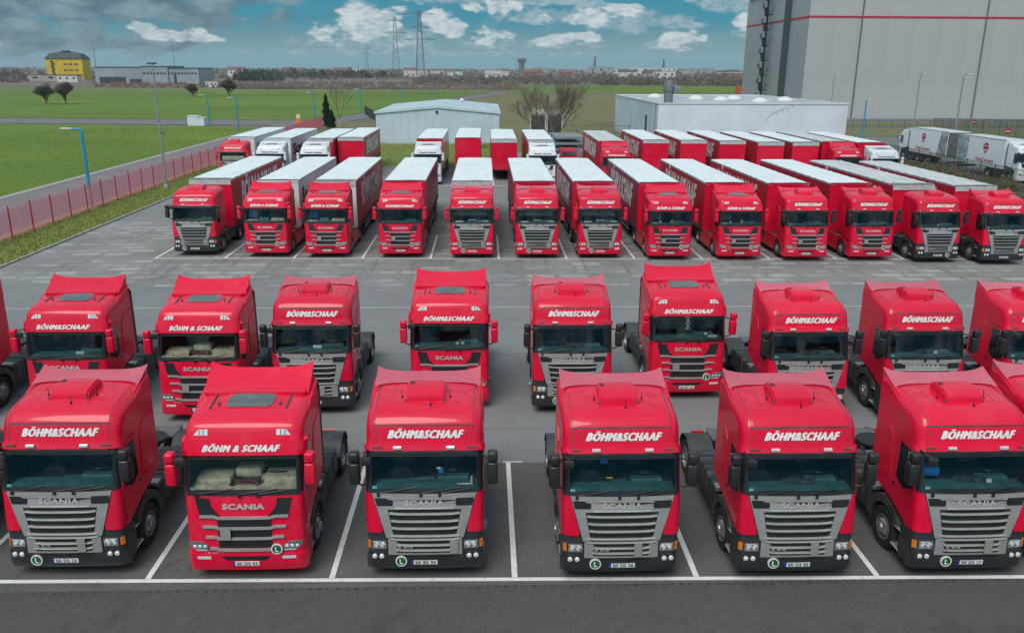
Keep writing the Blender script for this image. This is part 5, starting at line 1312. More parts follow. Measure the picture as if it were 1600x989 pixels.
def roof_new(root, k, P):
    cm = P['paint']; U = lambda z: uz(k, z)
    if P.get('visor', True):
        def f():
            b = MB(); patch(b, k, [U(z) for z in (2.87, 2.89, 3.0, 3.12, 3.16)], off=.075, thick=.045)
            for s in (1, -1): b.px([(surf(k, U(2.87), W).y-.02, 2.87), (.78, 2.95), (.80, 3.12), (surf(k, U(3.16), W).y, 3.16)], s*(W-.01), s*(W+.07))
            return b.mesh('sun_visor', cm, 35, 1e-4)
        part('sun_visor', (k, cm.name), f, root)
    else:
        part('visor_edge', k, lambda: (lambda b: (patch(b, k, [U(2.9), U(2.98)], off=.03, thick=.03), b.mesh('visor_edge', cm, 30))[1])(MB()), root)
    for s in (1, -1):
        def f():
            b = MB(); zz = (3.27, 3.33, 3.39)
            inn = lambda u: s*.72; out = lambda u: s*(.92+.10*(3.39-prof(k, u)[1])/.12*1.0)
            patch(b, k, [U(z) for z in zz], *((inn, out) if s > 0 else (out, inn)), .012, .014); return b.mesh('roof_lamp', M['lens'], 30, 1e-4)
        rl = part('roof_lamp', (k, s), f, root)
        part('lamp_divider', (k, s), lambda: (lambda b: ([patch(b, k, [U(3.28), U(3.38)], *sorted((s*x, s*(x+.02))), .016, .006, nx=1) for x in (.80, .89)], b.mesh('lamp_divider', M['mgrey'], 0))[1])(MB()), rl)
    def f():
        b = MB(); us = lin(10.55, 12.0, 6)
        cx = lambda u: .50-.10*abs((u-11.27)/.73)**6
        patch(b, k, us, lambda u: -cx(u), cx, .025, .03); return b.mesh('sunroof', M['sun'], 40, 1e-4)
    part('sunroof', k, f, root)
    part('sunroof_frame', k, lambda: (lambda b: (patch(b, k, lin(10.48, 12.07, 6), -.55, .55, .008, .012), b.mesh('sunroof_frame', P['paint'], 30))[1])(MB()), root)
    def f():
        b = MB()
        for s in (1, -1):
            a, c = sorted((s*.80, s*.84)); patch(b, k, lin(10.5, 12.2, 4), a, c, .02, .02, nx=1)
            p = surf(k, 10.9, s*.66); b.cyl((p.x, p.y, p.z-.01), 2, .03, .06, 8); b.tube([(p.x, p.y, p.z), (p.x+.01, p.y+.03, p.z+.16)], .012, 5, .005)
        return b.mesh('roof_rail', M['dgrey'], 30)
    part('roof_rail', k, f, root)
    if P.get('deflector', True):
        h = P.get('defl_h', .40)
        [part('shoulder_fin', (k, cm.name, h, s), fins(cm, [(1.15, 3.46), (1.60, 3.64), (1.90, 3.72), (2.20, 3.78), (2.38, 3.84), (2.40, 3.60), (2.30, 3.3), (1.15, 3.3)], s), root) for s in (1, -1)]
        part('roof_deflector', (k, cm.name, h), deflector(cm, 1.74, 2.38, 3.765, h*.80, 1.17, h*.32, .06, 0), root)
        part('deflector_base', (k, cm.name), lambda: (lambda b: (b.box(-1.12, 1.12, 1.62, 1.78, 3.70, 3.79, .03, 2), b.mesh('deflector_base', cm, 30))[1])(MB()), root)

def chassis(root, P):
    """ladder frame, tanks, fifth wheel, rear wheels and fenders; same for every tractor"""
    FY, RY = 1.42, 5.10
    for s in (1, -1):
        wheel(root, s*(W-.17), FY, True, .31); wheel(root, s*(W-.34), RY, False, .60)
        def f():
            b = MB(); o = arc(FY, .51, .78, 0, 150, 14); i = arc(FY, .51, .59, 150, 0, 14)
            b.px(o+i, s*(W-.34), s*(W+.005))
            b.px([(FY+.58, .51), (FY+.70, .51), (FY+.70, .25), (FY+.66, .25)], s*(W-.30), s*(W-.04))
            return b.mesh('wheel_arch', P.get('arch', M['dgrey']), 30)
        part('wheel_arch', (s, P.get('arch', M['dgrey']).name), f, root)
        part('arch_liner', s, lambda: (lambda b: (b.px(arc(FY, .51, .64, -10, 190, 12)+[(.62, 1.3), (2.2, 1.4)][::1][:0], s*(W-.72), s*(W-.36)), b.mesh('arch_liner', M['black'], 0))[1])(MB()), root)
        part('frame_rail', s, lambda: (lambda b: (b.box(*sorted((s*.34, s*.42)), .5, 5.95, .72, .98), b.mesh('frame_rail', M['dgrey'], 0))[1])(MB()), root)
        sk = P.get('skirt')
        def f():
            b = MB()
            for y0, y1 in ((2.22, 2.95), (3.0, 3.72), (3.77, 4.35)):
                b.box(*sorted((s*.50, s*(W-.06))), y0, y1, .42, 1.12, .09, 3)
            return b.mesh('side_tank', M['dgrey'], 35)
        ft = part('side_tank', s, f, root)
        part('tank_strap', s, lambda: (lambda b: ([b.box(*sorted((s*.49, s*(W-.055))), y-.02, y+.02, .415, 1.13, .08, 3) for y in (2.45, 2.75, 3.2, 3.5, 3.95)], b.mesh('tank_strap', M['black'], 35))[1])(MB()), ft)
        part('tank_step', s, lambda: (lambda b: (b.px([(2.1, 1.1), (2.35, 1.16), (2.35, 1.19), (2.1, 1.19)], s*.6, s*(W-.05)), b.mesh('tank_step', M['tread'], 0))[1])(MB()), ft)
        if sk is not None:
            part('side_skirt', (s, sk.name), lambda: (lambda b: (b.box(*sorted((s*(W-.04), s*(W-.0))), 2.14, 4.40, .32, 1.22, .03), b.mesh('side_skirt', sk, 0))[1])(MB()), root)
        def f():
            b = MB(); o = arc(RY, .51, .66, 20, 160, 12); i = arc(RY, .51, .63, 160, 20, 12)
            b.px(o+i, s*(W-.66), s*(W-.01))
            b.px([(RY+.60, .75), (RY+.66, .75), (RY+.70, .25), (RY+.67, .25)], s*(W-.64), s*(W-.04))
            return b.mesh('rear_fender', M['dgrey'], 30)
        part('rear_fender', s, f, root)
        part('tail_lamp', s, lambda: (lambda b: (b.box(*sorted((s*.5, s*.85)), 5.93, 5.99, .78, .90, .01), b.mesh('tail_lamp', M['rlens'], 0))[1])(MB()), root)
    def f():
        b = MB()
        for y in (2.6, 3.4, 4.1, 5.0, 5.9): b.box(-.34, .34, y-.04, y+.04, .74, .95)
        b.box(-.9, .9, RY-.06, RY+.06, .45, .57)
        b.box(-.30, .30, .6, 2.2, .5, 1.3)
        return b.mesh('cross_member', M['black'], 0)
    part('cross_member', 0, f, root)
    def f():
        b = MB()
        b.box(-.50, .50, 2.42, 4.15, .99, 1.03, .005); b.box(-.46, .46, 4.98, 5.85, .985, 1.0)
        return b.mesh('catwalk', M['mgrey'], 0)
    part('catwalk', 0, f, root)
    def f():
        b = MB()
        b.pz([(.45*math.cos(R(t)), 4.72+.45*math.sin(R(t))) for t in range(-60, 241, 15)], 1.10, 1.17)
        for s in (1, -1): b.px([(4.4, .98), (5.05, .98), (4.95, 1.10), (4.5, 1.10)], s*.34, s*.46)
        return b.mesh('fifth_wheel', M['black'], 0)
    part('fifth_wheel', 0, f, root)
    def f():
        b = MB()
        for i, x in enumerate((-.3, -.12, .12)):
            pts = [(x+.05*math.cos(t*2.2), 2.48+.04*math.sin(t*2.2)+t*.02, 2.1-t*.05) for t in lin(0, 16, 44)]
            b.tube(pts, .012, 4)
        b.box(-.45, .45, 2.36, 2.42, 1.5, 2.2, .01)
        return b.mesh('air_hose', M['black'], 40)
    part('air_hose', 0, f, root)
# ------------------------------------------------------------------ semi-trailer
TL, TH, TF = 13.6, 4.05, 1.18
def trailer(label, x, y, side='red', text='BÖHM & SCHAAF', tmat=None, roof='roofw', band='none', head='red', name='semi_trailer', cat='semi-trailer', rz=0, group='curtain-sided semi-trailers on the yard', detail=True, box=False, L=TL):
    root = thing(name, label, cat, (x, y, 0), rz, group)
    sm = {'red': M['curtain'], 'purple': M['curtain2'], 'white': M['white'], 'dirtywhite': M['white']}[side]
    hm = {'red': M['red'], 'white': M['white']}[head]
    w = 1.275
    # side curtains (one part each side), slightly wavy between the posts
    for s in (1, -1):
        def f():
            b = MB(); rows = []
            ys = lin(.10, L-.12, 56)
            rnd = random.Random(3)
            off = [0 if (i % 8 == 0 or box) else -.012*rnd.random()-.006*math.sin(i*1.9) for i in range(57)]
            zs = [TF+.02, TF+.5, 2.4, 3.3, TH-.10]
            for q, z in enumerate(zs): rows.append([(s*(w+off[i]*(1 if 0 < q < 4 else .3)), yy, z) for i, yy in enumerate(ys)])
            b.grid(rows); return b.mesh('side_curtain', sm, 50)
        sc = part('side_curtain', (s, sm.name, L, box), f, root)
        if text:
            tm = tmat or M['letterp']
            wd = 1.15*(L-3)*.78 if text.startswith('B') else 7.2
            c = L*.50 if text.startswith('B') else 4.5
            hh = 1.5 if text.startswith('B') else 1.1
            part('lettering', ('side', text, s, tm.name), lambda: text_mesh(text, hh, tm, wd, .25 if text.startswith('B') else .0, .03, .95, lambda xx, z, d: (s*(w+.022-d), c+s*xx, 2.95+z)), sc)
        if detail:
            def f():
                b = MB()
                for i in range(int((L-.5)/.62)):
                    yy = .35+i*.62; b.box(*sorted((s*(w+.002), s*(w+.014))), yy-.02, yy+.02, TF-.12, TF+.34); b.box(*sorted((s*(w-.01), s*(w+.03))), yy-.03, yy+.03, TF+.02, TF+.12)
                return b.mesh('strap_row', M['dgrey'], 0)
            if not box:
                o = part('curtain_strap', (s, L), f, sc, kind='stuff')
        part('top_rail', (s, L, box), lambda: (lambda b: (b.box(*sorted((s*(w-.03), s*(w+.012))), 0.02, L-.02, TH-.11, TH-.015), b.mesh('top_rail', M['white'] if box else M['alu'], 0))[1])(MB()), root)
        part('side_rail', (s, L), lambda: (lambda b: (b.box(*sorted((s*(w-.05), s*(w+.006))), 0.0, L, TF-.16, TF+.0), b.mesh('side_rail', M['dgrey'], 0))[1])(MB()), root)
        if not box:
            part('side_guard', (s, L), lambda: (lambda b: (b.box(*sorted((s*(w-.06), s*(w-.03))), 3.4, L-5.6, .50, .60), b.box(*sorted((s*(w-.06), s*(w-.03))), 3.4, L-5.6, .78, .88), [b.box(*sorted((s*(w-.09), s*(w-.06))), yy, yy+.06, .48, TF-.1) for yy in (3.6, 5.6, 7.6)], b.mesh('side_guard', M['alu'], 0))[3])(MB()), root)
            part('landing_leg', s, lambda: (lambda b: (b.box(*sorted((s*.78, s*.90)), 2.55, 2.67, .12, TF-.15), b.box(*sorted((s*.68, s*1.0)), 2.45, 2.77, .02, .12), b.mesh('landing_leg', M['dgrey'], 0))[2])(MB()), root)
        axs = (L-5.3, L-4.0, L-2.7) if L > 10 else (L-2.2,)
        for ay in axs:
            wheel(root, s*(w-.20), ay, False, .38, .50)
    # roof: sheet with shallow cross bows
    rm = M[roof]
    def f():
        b = MB(); rows = []
        for i, yy in enumerate(lin(0.02, L-.02, 44)):
            rows.append([(xx, yy, TH-.01+.035*(1-(xx/1.25)**2)+(.022 if i % 4 == 0 else 0)+.006*math.sin(i*2.1+xx*3)) for xx in lin(-1.25, 1.25, 10)])
        b.grid(rows); return b.mesh('roof', rm, 60)
    rf = part('roof', (rm.name, L), f, root)
    part('roof_bow', (L,), lambda: (lambda b: ([b.box(-1.24, 1.24, yy-.015, yy+.015, TH+.004, TH+.034) for yy in (.03, L-.05)], b.mesh('roof_bow', M['alu'], 0))[1])(MB()), rf)
    if band in ('teeth',):
        def f():
            b = MB()
            for i in range(22):
                xx = -1.2+i*2.4/21; b.box(xx-.012, xx+.012, -.02, .45, TH-.0, TH+.05)
            return b.mesh('roof_fold', M['alu'], 0)
        part('roof_fold', L, f, rf)
    # headboard
    def f():
        b = MB(); b.box(-w, w, 0, .10, TF-.1, TH-.08, .02)
        for s in (1, -1): b.box(*sorted((s*(w-.10), s*(w+.004))), -.03, .10, TF-.1, TH-.05, .02)
        b.box(-w, w, -.03, .08, TH-.16, TH-.04, .01)
        return b.mesh('headboard', hm, 0)
    hb = part('headboard', hm.name, f, root)
    if band in ('white', 'teeth'):
        part('headboard_band', band, lambda: (lambda b: (b.box(-w-.003, w+.003, -.045, -.030, TH-.34, TH-.02, .004), b.mesh('headboard_band', M['gasket'], 0))[1])(MB()), hb)
    if head == 'red' and detail:
        def f():
            b = MB()
            for xx in P_GLAD: b.box(xx-.05, xx+.05, -.06, -.0, 1.95, 2.75, .02); b.box(xx-.11, xx+.11, -.055, 0, 2.55, 2.68, .01)
            return b.mesh('gladhand_bracket', M['red'], 0)
        part('gladhand_bracket', 0, f, hb)
        part('corner_bolt', 0, lambda: (lambda b: ([b.cyl((s*xx, -.045, TH-.12), 1, .025, .02, 8) for s in (1, -1) for xx in (1.05, 1.18)], b.mesh('corner_bolt', M['bright'], 0))[1])(MB()), hb)
    def f():
        b = MB()
        for s in (1, -1): b.box(*sorted((s*.45, s*.57)), .3, L-.1, .82, TF-.14)
        for ay in axs: b.box(-1.0, 1.0, ay-.06, ay+.06, .44, .56)
        b.box(-w+.02, w-.02, .02, L-.02, TF-.12, TF-.03)
        b.box(-1.2, 1.2, L-.12, L-.04, .5, .62); b.box(-.5, .5, .5, .9, .9, 1.0)
        return b.mesh('trailer_frame', M['dgrey'], 0)
    part('trailer_frame', (L, len(axs)), f, root)
    def f():
        b = MB()
        for s in (1, -1): b.box(*sorted((s*.01, s*(w-.02))), L-.05, L+.01, TF-.05, TH-.08, .01); b.box(*sorted((s*.5, s*.53)), L+.01, L+.04, TF, TH-.2)
        return b.mesh('rear_door', sm if side != 'purple' else M['red'], 0)
    part('rear_door', (sm.name, L), f, root)
    return root
P_GLAD = (-.16, .16)

# ------------------------------------------------------------------ tractors
RED = dict(paint=M['red'], bumper=M['bumper'], mirror=M['mirror'], front='old', roof='old', name='BÖHM&SCHAAF', name_mat=M['letter'])
NEW = dict(paint=M['red'], bumper=M['red'], mirror=M['red'], front='new', roof='new', name='BÖHM & SCHAAF', name_mat=M['letter'], front_mirror=True)
OLDRED = dict(RED, bumper=M['red'], mirror=M['red'])
HYB = dict(NEW, roof='old', mirror=M['mirror'], name='BÖHM&SCHAAF', deflector=True, defl_mat=M['red'])
WHT = dict(NEW, paint=M['white'], bumper=M['white'], mirror=M['white'], name='Scania Rental', name_mat=M['blackl'], defl_h=.12)
RT = random.Random(42)
def tractor(label, x, y, base, rz=0., group='articulated truck tractors on the yard', **kw):
    P = dict(base); P.update(kw)
    k = 'A' if P['roof'] == 'old' else 'B'
    root = thing('tractor_truck', label, 'truck', (x, y, 0), rz+RT.uniform(-.007, .007), group)
    add_cab_parts(root, k, P); chassis(root, P)
    return root

# windscreen dressing
def it_card(x, z, w, h, m, text=None, tm=None, y=.52, lift=.0):
    def f():
        b = MB(); b.prism([(x-w/2, y, z), (x+w/2, y, z), (x+w/2, y+.03, z+h), (x-w/2, y+.03, z+h)], (0, .008, 0)); return b.mesh('windscreen_card', m, 0)
    return ('windscreen_card', (x, z, w, h, m.name), f)
def it_text(s, x, z, h, w, m, y=.50):
    return ('card_lettering', (s, x, z, h, w), lambda: text_mesh(s, h, m, w, 0, .03, 1., lambda a, c, d: (x+a, y-.0+.03*(c/h+.5)-d, z+c)))
def it_fringe(x0=-1.05, x1=1.05, drop=.10, m=None):
    def f():
        b = MB(); n = 60
        for i in range(n):
            xx = x0+(x1-x0)*i/(n-1); p = surf('A', 5.93, xx, -.03); d = drop*(.55+.45*abs(math.sin(i*.42)))
            b.box(xx-.010, xx+.010, p.y+.005, p.y+.015, p.z-d, p.z)
        return b.mesh('lace_fringe', m or M['paper'], 0)
    return ('lace_fringe', (x0, x1, drop), f)
def it_toy(x, z, r, m, y=.45):
    def f():
        b = MB(); bmesh.ops.create_icosphere(b.bm, subdivisions=2, radius=r, matrix=Matrix.Translation((x, y, z+r)))
        bmesh.ops.create_icosphere(b.bm, subdivisions=2, radius=r*.6, matrix=Matrix.Translation((x, y-.01, z+2.3*r)))
        for s in (1, -1): bmesh.ops.create_icosphere(b.bm, subdivisions=1, radius=r*.4, matrix=Matrix.Translation((x+s*r, y-.02, z+r*1.2)))
        return b.mesh('dashboard_toy', m, 60)
    return ('dashboard_toy', (x, z, r, m.name), f)
def it_sticker(x=-1.05):
    return ('windscreen_sticker', x, lambda: (lambda b: (patch(b, 'A', [5.08, 5.17], x-.05, x+.05, .008, 0, nx=2), b.mesh('windscreen_sticker', M['teal'], 0))[1])(MB()))
def it_blind(x0, x1, m, u0=5.2, u1=5.95):
    def f():
        b = MB(); rows = []
        for u in lin(u0, u1, 3): rows.append([surf('A', u, x, -.12)+Vector((0, .03*math.sin(i*1.7), 0)) for i, x in enumerate(lin(x0, x1, 12))])
        b.grid(rows); return b.mesh('cab_curtain', m, 50)
    return ('cab_curtain', (x0, x1, m.name, u0), f)
def it_pad(x0, x1, z0, z1, m, y0=.5, y1=1.0):
    def f():
        b = MB(); b.box(x0, x1, y0, y1, z0, z1, .04, 2); return b.mesh('dashboard_cover', m, 40)
    return ('dashboard_cover', (x0, x1, z0, z1, m.name), f)
LCARD = [it_card(.12, 2.14, .62, .14, M['seat'], y=.46), it_text('V. Scania', .12, 2.21, .05, .36, M['mgrey'], y=.45), it_sticker()]
CREAM = [it_fringe(drop=.09), it_pad(-1.1, -.35, 2.1, 2.24, M['cream']), it_pad(-.30, .25, 2.16, 2.36, M['cream'], .7, 1.1), it_pad(.35, 1.08, 2.1, 2.26, M['cream']),
         it_card(.02, 2.15, .62, .13, M['blackl'], y=.40), it_text('OLSZTYN', .02, 2.215, .085, .52, M['rlens'], y=.38), it_toy(-.28, 2.12, .05, M['black'], .36), it_toy(.25, 2.12, .04, M['mgrey'], .36), it_sticker()]
OFFICE = [it_card(-.72, 2.12, .44, .07, M['paper'], y=.34), it_card(0, 2.2, .42, .07, M['paper'], y=.36), it_text('MORRIS', 0, 2.235, .045, .3, M['blackl'], y=.345), it_card(.78, 2.12, .42, .07, M['paper'], y=.34), it_blind(-1.1, .9, M['seat'], 5.55)]
TOYS = [it_toy(.12, 2.13, .08, M['yellow'], .42), it_toy(.34, 2.13, .06, M['tblue'], .42), it_toy(-.55, 2.13, .06, M['paper'], .42), it_text('HUGO', -.85, 2.17, .09, .34, M['paper'], y=.38), it_blind(-1.1, -.5, M['seat'], 5.4)]
PADS = [it_pad(-1.05, -.5, 2.12, 2.2, M['cream'], .34, .6), it_pad(-.4, .15, 2.12, 2.28, M['teal'], .4, .7), it_pad(.3, 1.05, 2.1, 2.26, M['cream'], .36, .7), it_blind(-.95, -.45, M['bluec'], 5.35), it_sticker()]
BIG = [it_fringe(-.95, .95, .10), it_card(.85, 2.12, .3, .07, M['paper'], y=.34), it_card(.62, 2.2, .1, .08, M['paper'], y=.36),
       ('hanging_ornament', 0, lambda: (lambda b: ([b.box(-.02+q*.03-.012, -.02+q*.03+.012, .30-.01*i, .31-.01*i, 2.85-.09*i-.07, 2.85-.09*i) for i in range(5) for q in (-2+(i % 2), 0, 2-(i % 2))], b.mesh('hanging_ornament', M['paper'], 0))[1])(MB()))]

# front row
G1, G2, G3, G4 = 'tractor units parked without trailers in the front row', 'tractor units parked without trailers in the second row', 'tractor units coupled to trailers in the third row', 'trucks parked in the back row'
tractor('red tractor unit beyond the left picture edge, beside the front row', -13.05, 16.0, RED, group=G1, plate='SK BS 31')
tractor('red tractor unit with number plate SK DS 33, leftmost whole one of the front row', -9.10, 15.93, RED, group=G1, plate='SK DS 33', badge=(-.62, .50), sensor_x=.38, items=[it_card(.5, 2.5, .35, .02, M['mgrey'])][:0]+[it_sticker()])
tractor('glossy all-red tractor unit with cream dashboard and OLSZTYN sign in its windscreen', -5.17, 15.72, NEW, group=G1, plate='SK DS 93', badge=(.66, .83), items=CREAM, dash=M['cream'], seat=M['seat'])
tractor('red tractor unit with plate SK BS 90 and a small blue windscreen card', -1.34, 15.68, RED, group=G1, plate='SK BS 90', badge=(-.52, .52), plate_x=.0,
        items=[it_fringe(drop=.05), it_card(.35, 2.42, .10, .10, M['tblue'], y=.36), it_card(.30, 2.5, .08, .03, M['paper'], y=.36), it_card(.86, 2.14, .34, .02, M['cream'], y=.34), it_card(1.0, 2.16, .04, .16, M['cream'], y=.34), it_text('Lothaire', -.05, 2.26, .05, .5, M['mgrey'], y=.40), it_sticker()])
tractor('red tractor unit with plate SK DS 38, fourth from left in the front row', 2.86, 15.46, RED, group=G1, plate='SK DS 38', badge=(-.55, .53), plate_x=.05, sensor_x=.36, items=[it_card(-.25, 2.35, .13, .015, M['yellow'], y=.36), it_card(-.3, 2.42, .16, .14, M['tblue'], y=.9), it_sticker()])
tractor('red tractor unit with plate SK DS 83 and a framed name board behind its windscreen', 6.65, 15.40, RED, group=G1, plate='SK DS 83', badge=(-.50, .53), plate_x=.05, sensor_x=.36, items=LCARD)
tractor('red tractor unit with plate SK DS 17 and a blue cushion behind its windscreen', 10.45, 15.40, RED, group=G1, plate='SK DS 17', badge=(-.52, .52), plate_x=.05, sensor_x=.36, items=LCARD+[it_pad(-.95, -.45, 2.12, 2.32, M['tblue'], .8, 1.1), it_card(.42, 2.16, .12, .08, M['paper'], y=.40)])
tractor('red tractor unit cut off by the right edge of the picture in the front row', 13.32, 15.9, RED, group=G1)
# second row
tractor('red tractor unit cut off at the left edge of the second row, its chassis showing', -17.05, 24.3, RED, group=G2)
tractor('red tall-roofed tractor unit at the left of the second row behind plate SK DS 33', -13.0, 24.35, NEW, group=G2, name='BÖHM&SCHAAF', items=[it_card(.35, 2.14, .26, .07, M['paper'], y=.36)])
tractor('red tractor unit with cream cab interior and red sign in the second row', -8.9, 24.15, NEW, group=G2, items=CREAM, dash=M['cream'])
tractor('red silver-grilled tractor unit with a white card in its windscreen, third in the second row', -5.53, 24.7, RED, group=G2, plate='SK DS 28', badge=(-.5, .52), sensor_x=.30, items=[it_card(.15, 2.16, .28, .09, M['paper'], y=.38)])
tractor('red tall-roofed tractor unit in the second row right behind plate SK BS 90', -1.20, 25.05, NEW, group=G2, name='BÖHM&SCHAAF', items=[it_card(.25, 2.15, .1, .07, M['paper'], y=.38), it_card(.42, 2.15, .1, .07, M['paper'], y=.38), it_sticker()])
tractor('red silver-grilled tractor unit in the second row, just behind plate SK DS 38', 2.73, 24.6, RED, group=G2, plate='SK DS 41', badge=(-.5, .52), items=LCARD)
tractor('red tall-roofed tractor unit with lace pennants and white ornament hanging in its windscreen', 6.70, 25.75, NEW, group=G2, name='BÖHM&SCHAAF', plate='GR BT 66', badge=(.64, .85), items=BIG)
tractor('red silver-grilled tractor unit third from right in the second row, right of the ornamented one', 10.03, 23.75, RED, group=G2, items=LCARD)
tractor('red silver-grilled tractor unit second from right in the second row, its front wheel showing', 13.72, 23.8, RED, group=G2, items=LCARD+[it_card(.42, 2.16, .12, .08, M['paper'], y=.40)])
tractor('red tractor unit cut off by the right edge in the second row', 17.5, 23.75, RED, group=G2, items=LCARD)
# third row, each with its trailer
SK = dict(skirt=M['red'], arch=M['red'])
third = [
 (-17.1, 48.3, RED, 'black-bumpered red tractor unit nearest the red fence in the third row', dict(deflector=False, plate='SK DS 51', badge=(-.62, .5)), dict(side='red', band='teeth', head='red')),
 (-12.85, 47.9, NEW, 'red tractor unit pulling the all-white trailer lettered Scania Rental', dict(plate='SK DS 60', badge=(.66, .83), items=PADS, **SK), dict(side='white', head='white', text='Scania Rental', tmat=M['blackl'])),
 (-9.3, 47.7, NEW, 'red tractor unit with cream and teal dashboard, third from left in the third row', dict(plate='SK DS 61', badge=(.66, .83), items=PADS, **SK), dict(side='red', band='teeth0', head='white')),
 (-5.0, 47.6, NEW, 'red tractor unit with red grille surround left of the silver-grilled three', dict(plate='SK BS 44', badge=(.66, .83), items=[it_fringe(drop=.05)], name='BÖHM&SCHAAF', **SK), dict(side='purple', head='red', text=None)),
 (-.83, 47.4, OLDRED, 'red-bumpered truck with silver grille, leftmost of the three alike in the middle', dict(plate='SK DS 70', badge=(-.5, .52), items=OFFICE), dict(side='red', band='white', head='red', text=None)),
 (2.98, 47.3, OLDRED, 'red-bumpered truck with silver grille, middle one of the three alike', dict(plate='SK DS 71', badge=(-.5, .52), items=OFFICE), dict(side='purple', head='red', text=None)),
 (6.65, 47.3, OLDRED, 'red-bumpered truck with silver grille, rightmost of the three alike in the middle', dict(plate='SK DS 72', badge=(-.5, .52), items=OFFICE), dict(side='purple', head='red')),
 (10.65, 46.8, NEW, 'red tractor unit with yellow and blue toys on the dashboard, left of two such', dict(plate='SK BS 80', badge=(.66, .83), items=TOYS, **SK), dict(side='purple', head='red')),
 (14.72, 46.7, NEW, 'red tractor unit with yellow and blue toys on the dashboard, right of two such', dict(plate='SK BS 81', badge=(.66, .83), items=TOYS, **SK), dict(side='red', band='none', head='red')),
 (18.55, 46.5, HYB, 'red-bumpered truck with boxy roof hatch, left of two alike on the right', dict(plate='SK DS 62', badge=(.66, .83), items=LCARD, **SK), dict(side='red', head='red')),
 (22.4, 46.5, HYB, 'red-bumpered truck with boxy roof hatch, right of two alike on the right', dict(plate='SK DS 64', badge=(.66, .83), items=LCARD, **SK), dict(side='red', head='red', text=None)),
 (26.05, 46.0, RED, 'red truck with black bumper second from the right in the third row', dict(plate='SK DS 12', badge=(.55, .5), deflector=False, items=[it_card(.0, 2.14, .1, .07, M['paper'], y=.38)]), dict(side='red', band='teeth', roof='roofg')),
 (29.6, 45.45, RED, 'red truck with silver-trimmed black bumper at the right end of the third row', dict(plate='SK DS 13', defl_mat=M['red'], items=LCARD), dict(side='red', roof='roofg', band='white')),
]
shorts = ['behind the black-bumpered tractor by the red fence', None, 'with big white lettering, third from left in the third row', 'without lettering in view, fourth from left in the third row',
 'behind the leftmost of the three silver-grilled red trucks', 'behind the middle one of the three silver-grilled red trucks', 'behind the rightmost of the three silver-grilled red trucks',
 'behind the left one of the two trucks with toys', 'behind the right one of the two trucks with toys', 'behind the left one of the boxy-hatch trucks', 'behind the right one of the boxy-hatch trucks',
 'with folded grey roof edge, second from right in the third row', 'with worn grey roof at the right end of the third row']
for i, (x, y, base, lab, kw, tk) in enumerate(third):
    tractor(lab, x, y, base, group=G3, **kw)
    tk = dict(tk); tk['band'] = tk.get('band', 'none') if tk.get('band') != 'teeth0' else 'teeth'
    what = {'red': 'red curtain-sided', 'purple': 'dull red curtain-sided', 'white': 'all-white'}[tk['side']]
    trailer(f'{what} semi-trailer {shorts[i]}' if shorts[i] else 'all-white semi-trailer with black Scania Rental lettering in the third row', x, y+3.75, group='semi-trailers hitched up in the third row', **tk)
# back row
back = [
 (-24.3, 81.0, OLDRED, 'red truck with pale glazed windscreen in the back row beside the red fence', dict(name='BÖHM&SCHAAF', deflector=False, items=[it_pad(-1.05, 1.05, 2.1, 2.5, M['cream'], .4, .8)]), dict(side='white', text='Scania Rental', tmat=M['blackl'], head='white')),
 (-20.4, 79.6, WHT, 'white truck in the back row right beside the red cab at its left end', dict(), dict(side='white', text='Scania', tmat=M['blackl'], head='white')),
 (-16.2, 79.2, WHT, 'white truck in the back row pulling a purplish red trailer', dict(), dict(side='purple', text=None, band='teeth')),
 (-5.5, 79.4, WHT, 'white truck in the back row right of the gap behind the shed lawn', dict(), dict(side='dirtywhite', text=None)),
 (5.35, 78.3, WHT, 'white truck in the back row in front of the bare tree and sign', dict(), dict(side='red', text=None, band='white')),
 (12.15, 77.0, NEW, 'red truck in the back row left of the lone trailers', dict(name='BÖHM&SCHAAF'), dict(side='red', roof='roofg')),
 (33.9, 77.0, NEW, 'red truck in the back row next to the white one near the right end', dict(name='BÖHM&SCHAAF'), dict(side='red', roof='roofg', text=None)),
 (37.0, 76.0, WHT, 'white truck at the right end of the back row by the hedge', dict(), dict(side='red', text=None)),
]
bshort = ['white semi-trailer behind the red cab beside the fence in the back row', 'white semi-trailer behind the white cab second from left in the back row', 'purplish red semi-trailer behind the third cab of the back row', 'plain white semi-trailer behind the white cab left of the middle',
 'red semi-trailer behind the white cab near the bare tree', 'red lettered semi-trailer behind the back-row red truck right of the tree', 'red semi-trailer behind the red truck near the right end, back row', 'red semi-trailer behind the rightmost white cab of the back row']
for i, (x, y, base, lab, kw, tk) in enumerate(back):
    tractor(lab, x, y, base, group=G4, front_mirror=False, **kw)
    trailer(bshort[i], x, y+3.6, group='semi-trailers hitched up in the back row', detail=False, **tk)
lone = [(-13.47, 84.4, 'lone red trailer standing left of the lawn gap in the back row', 'BÖHM & SCHAAF', 'white'), (-1.8, 84.2, 'lone red trailer in the back row, left of the middle pair before the pale shed', None, 'none'),
        (1.8, 82.6, 'lone red trailer in the back row, right of the middle pair before the pale shed', None, 'white'),
        (16.7, 82.2, 'lone red trailer in the back row, first of five, beside the red truck', 'BÖHM & SCHAAF', 'white'), (20.4, 82.0, 'lone red trailer in the back row, second of the five in line', 'BÖHM & SCHAAF', 'white'),
        (24.05, 81.3, 'lone red trailer in the back row, middle one of the five in line', 'BÖHM & SCHAAF', 'white'), (27.4, 80.0, 'lone red trailer in the back row, fourth of the five in line', None, 'white'),
        (30.7, 79.8, 'lone red trailer in the back row, last of the five beside the red truck', None, 'teeth')]
for x, y, lab, tx, band in lone: trailer(lab, x, y, 'red', text=tx, band=band, roof='roofw', group='trailers standing alone in the back row')
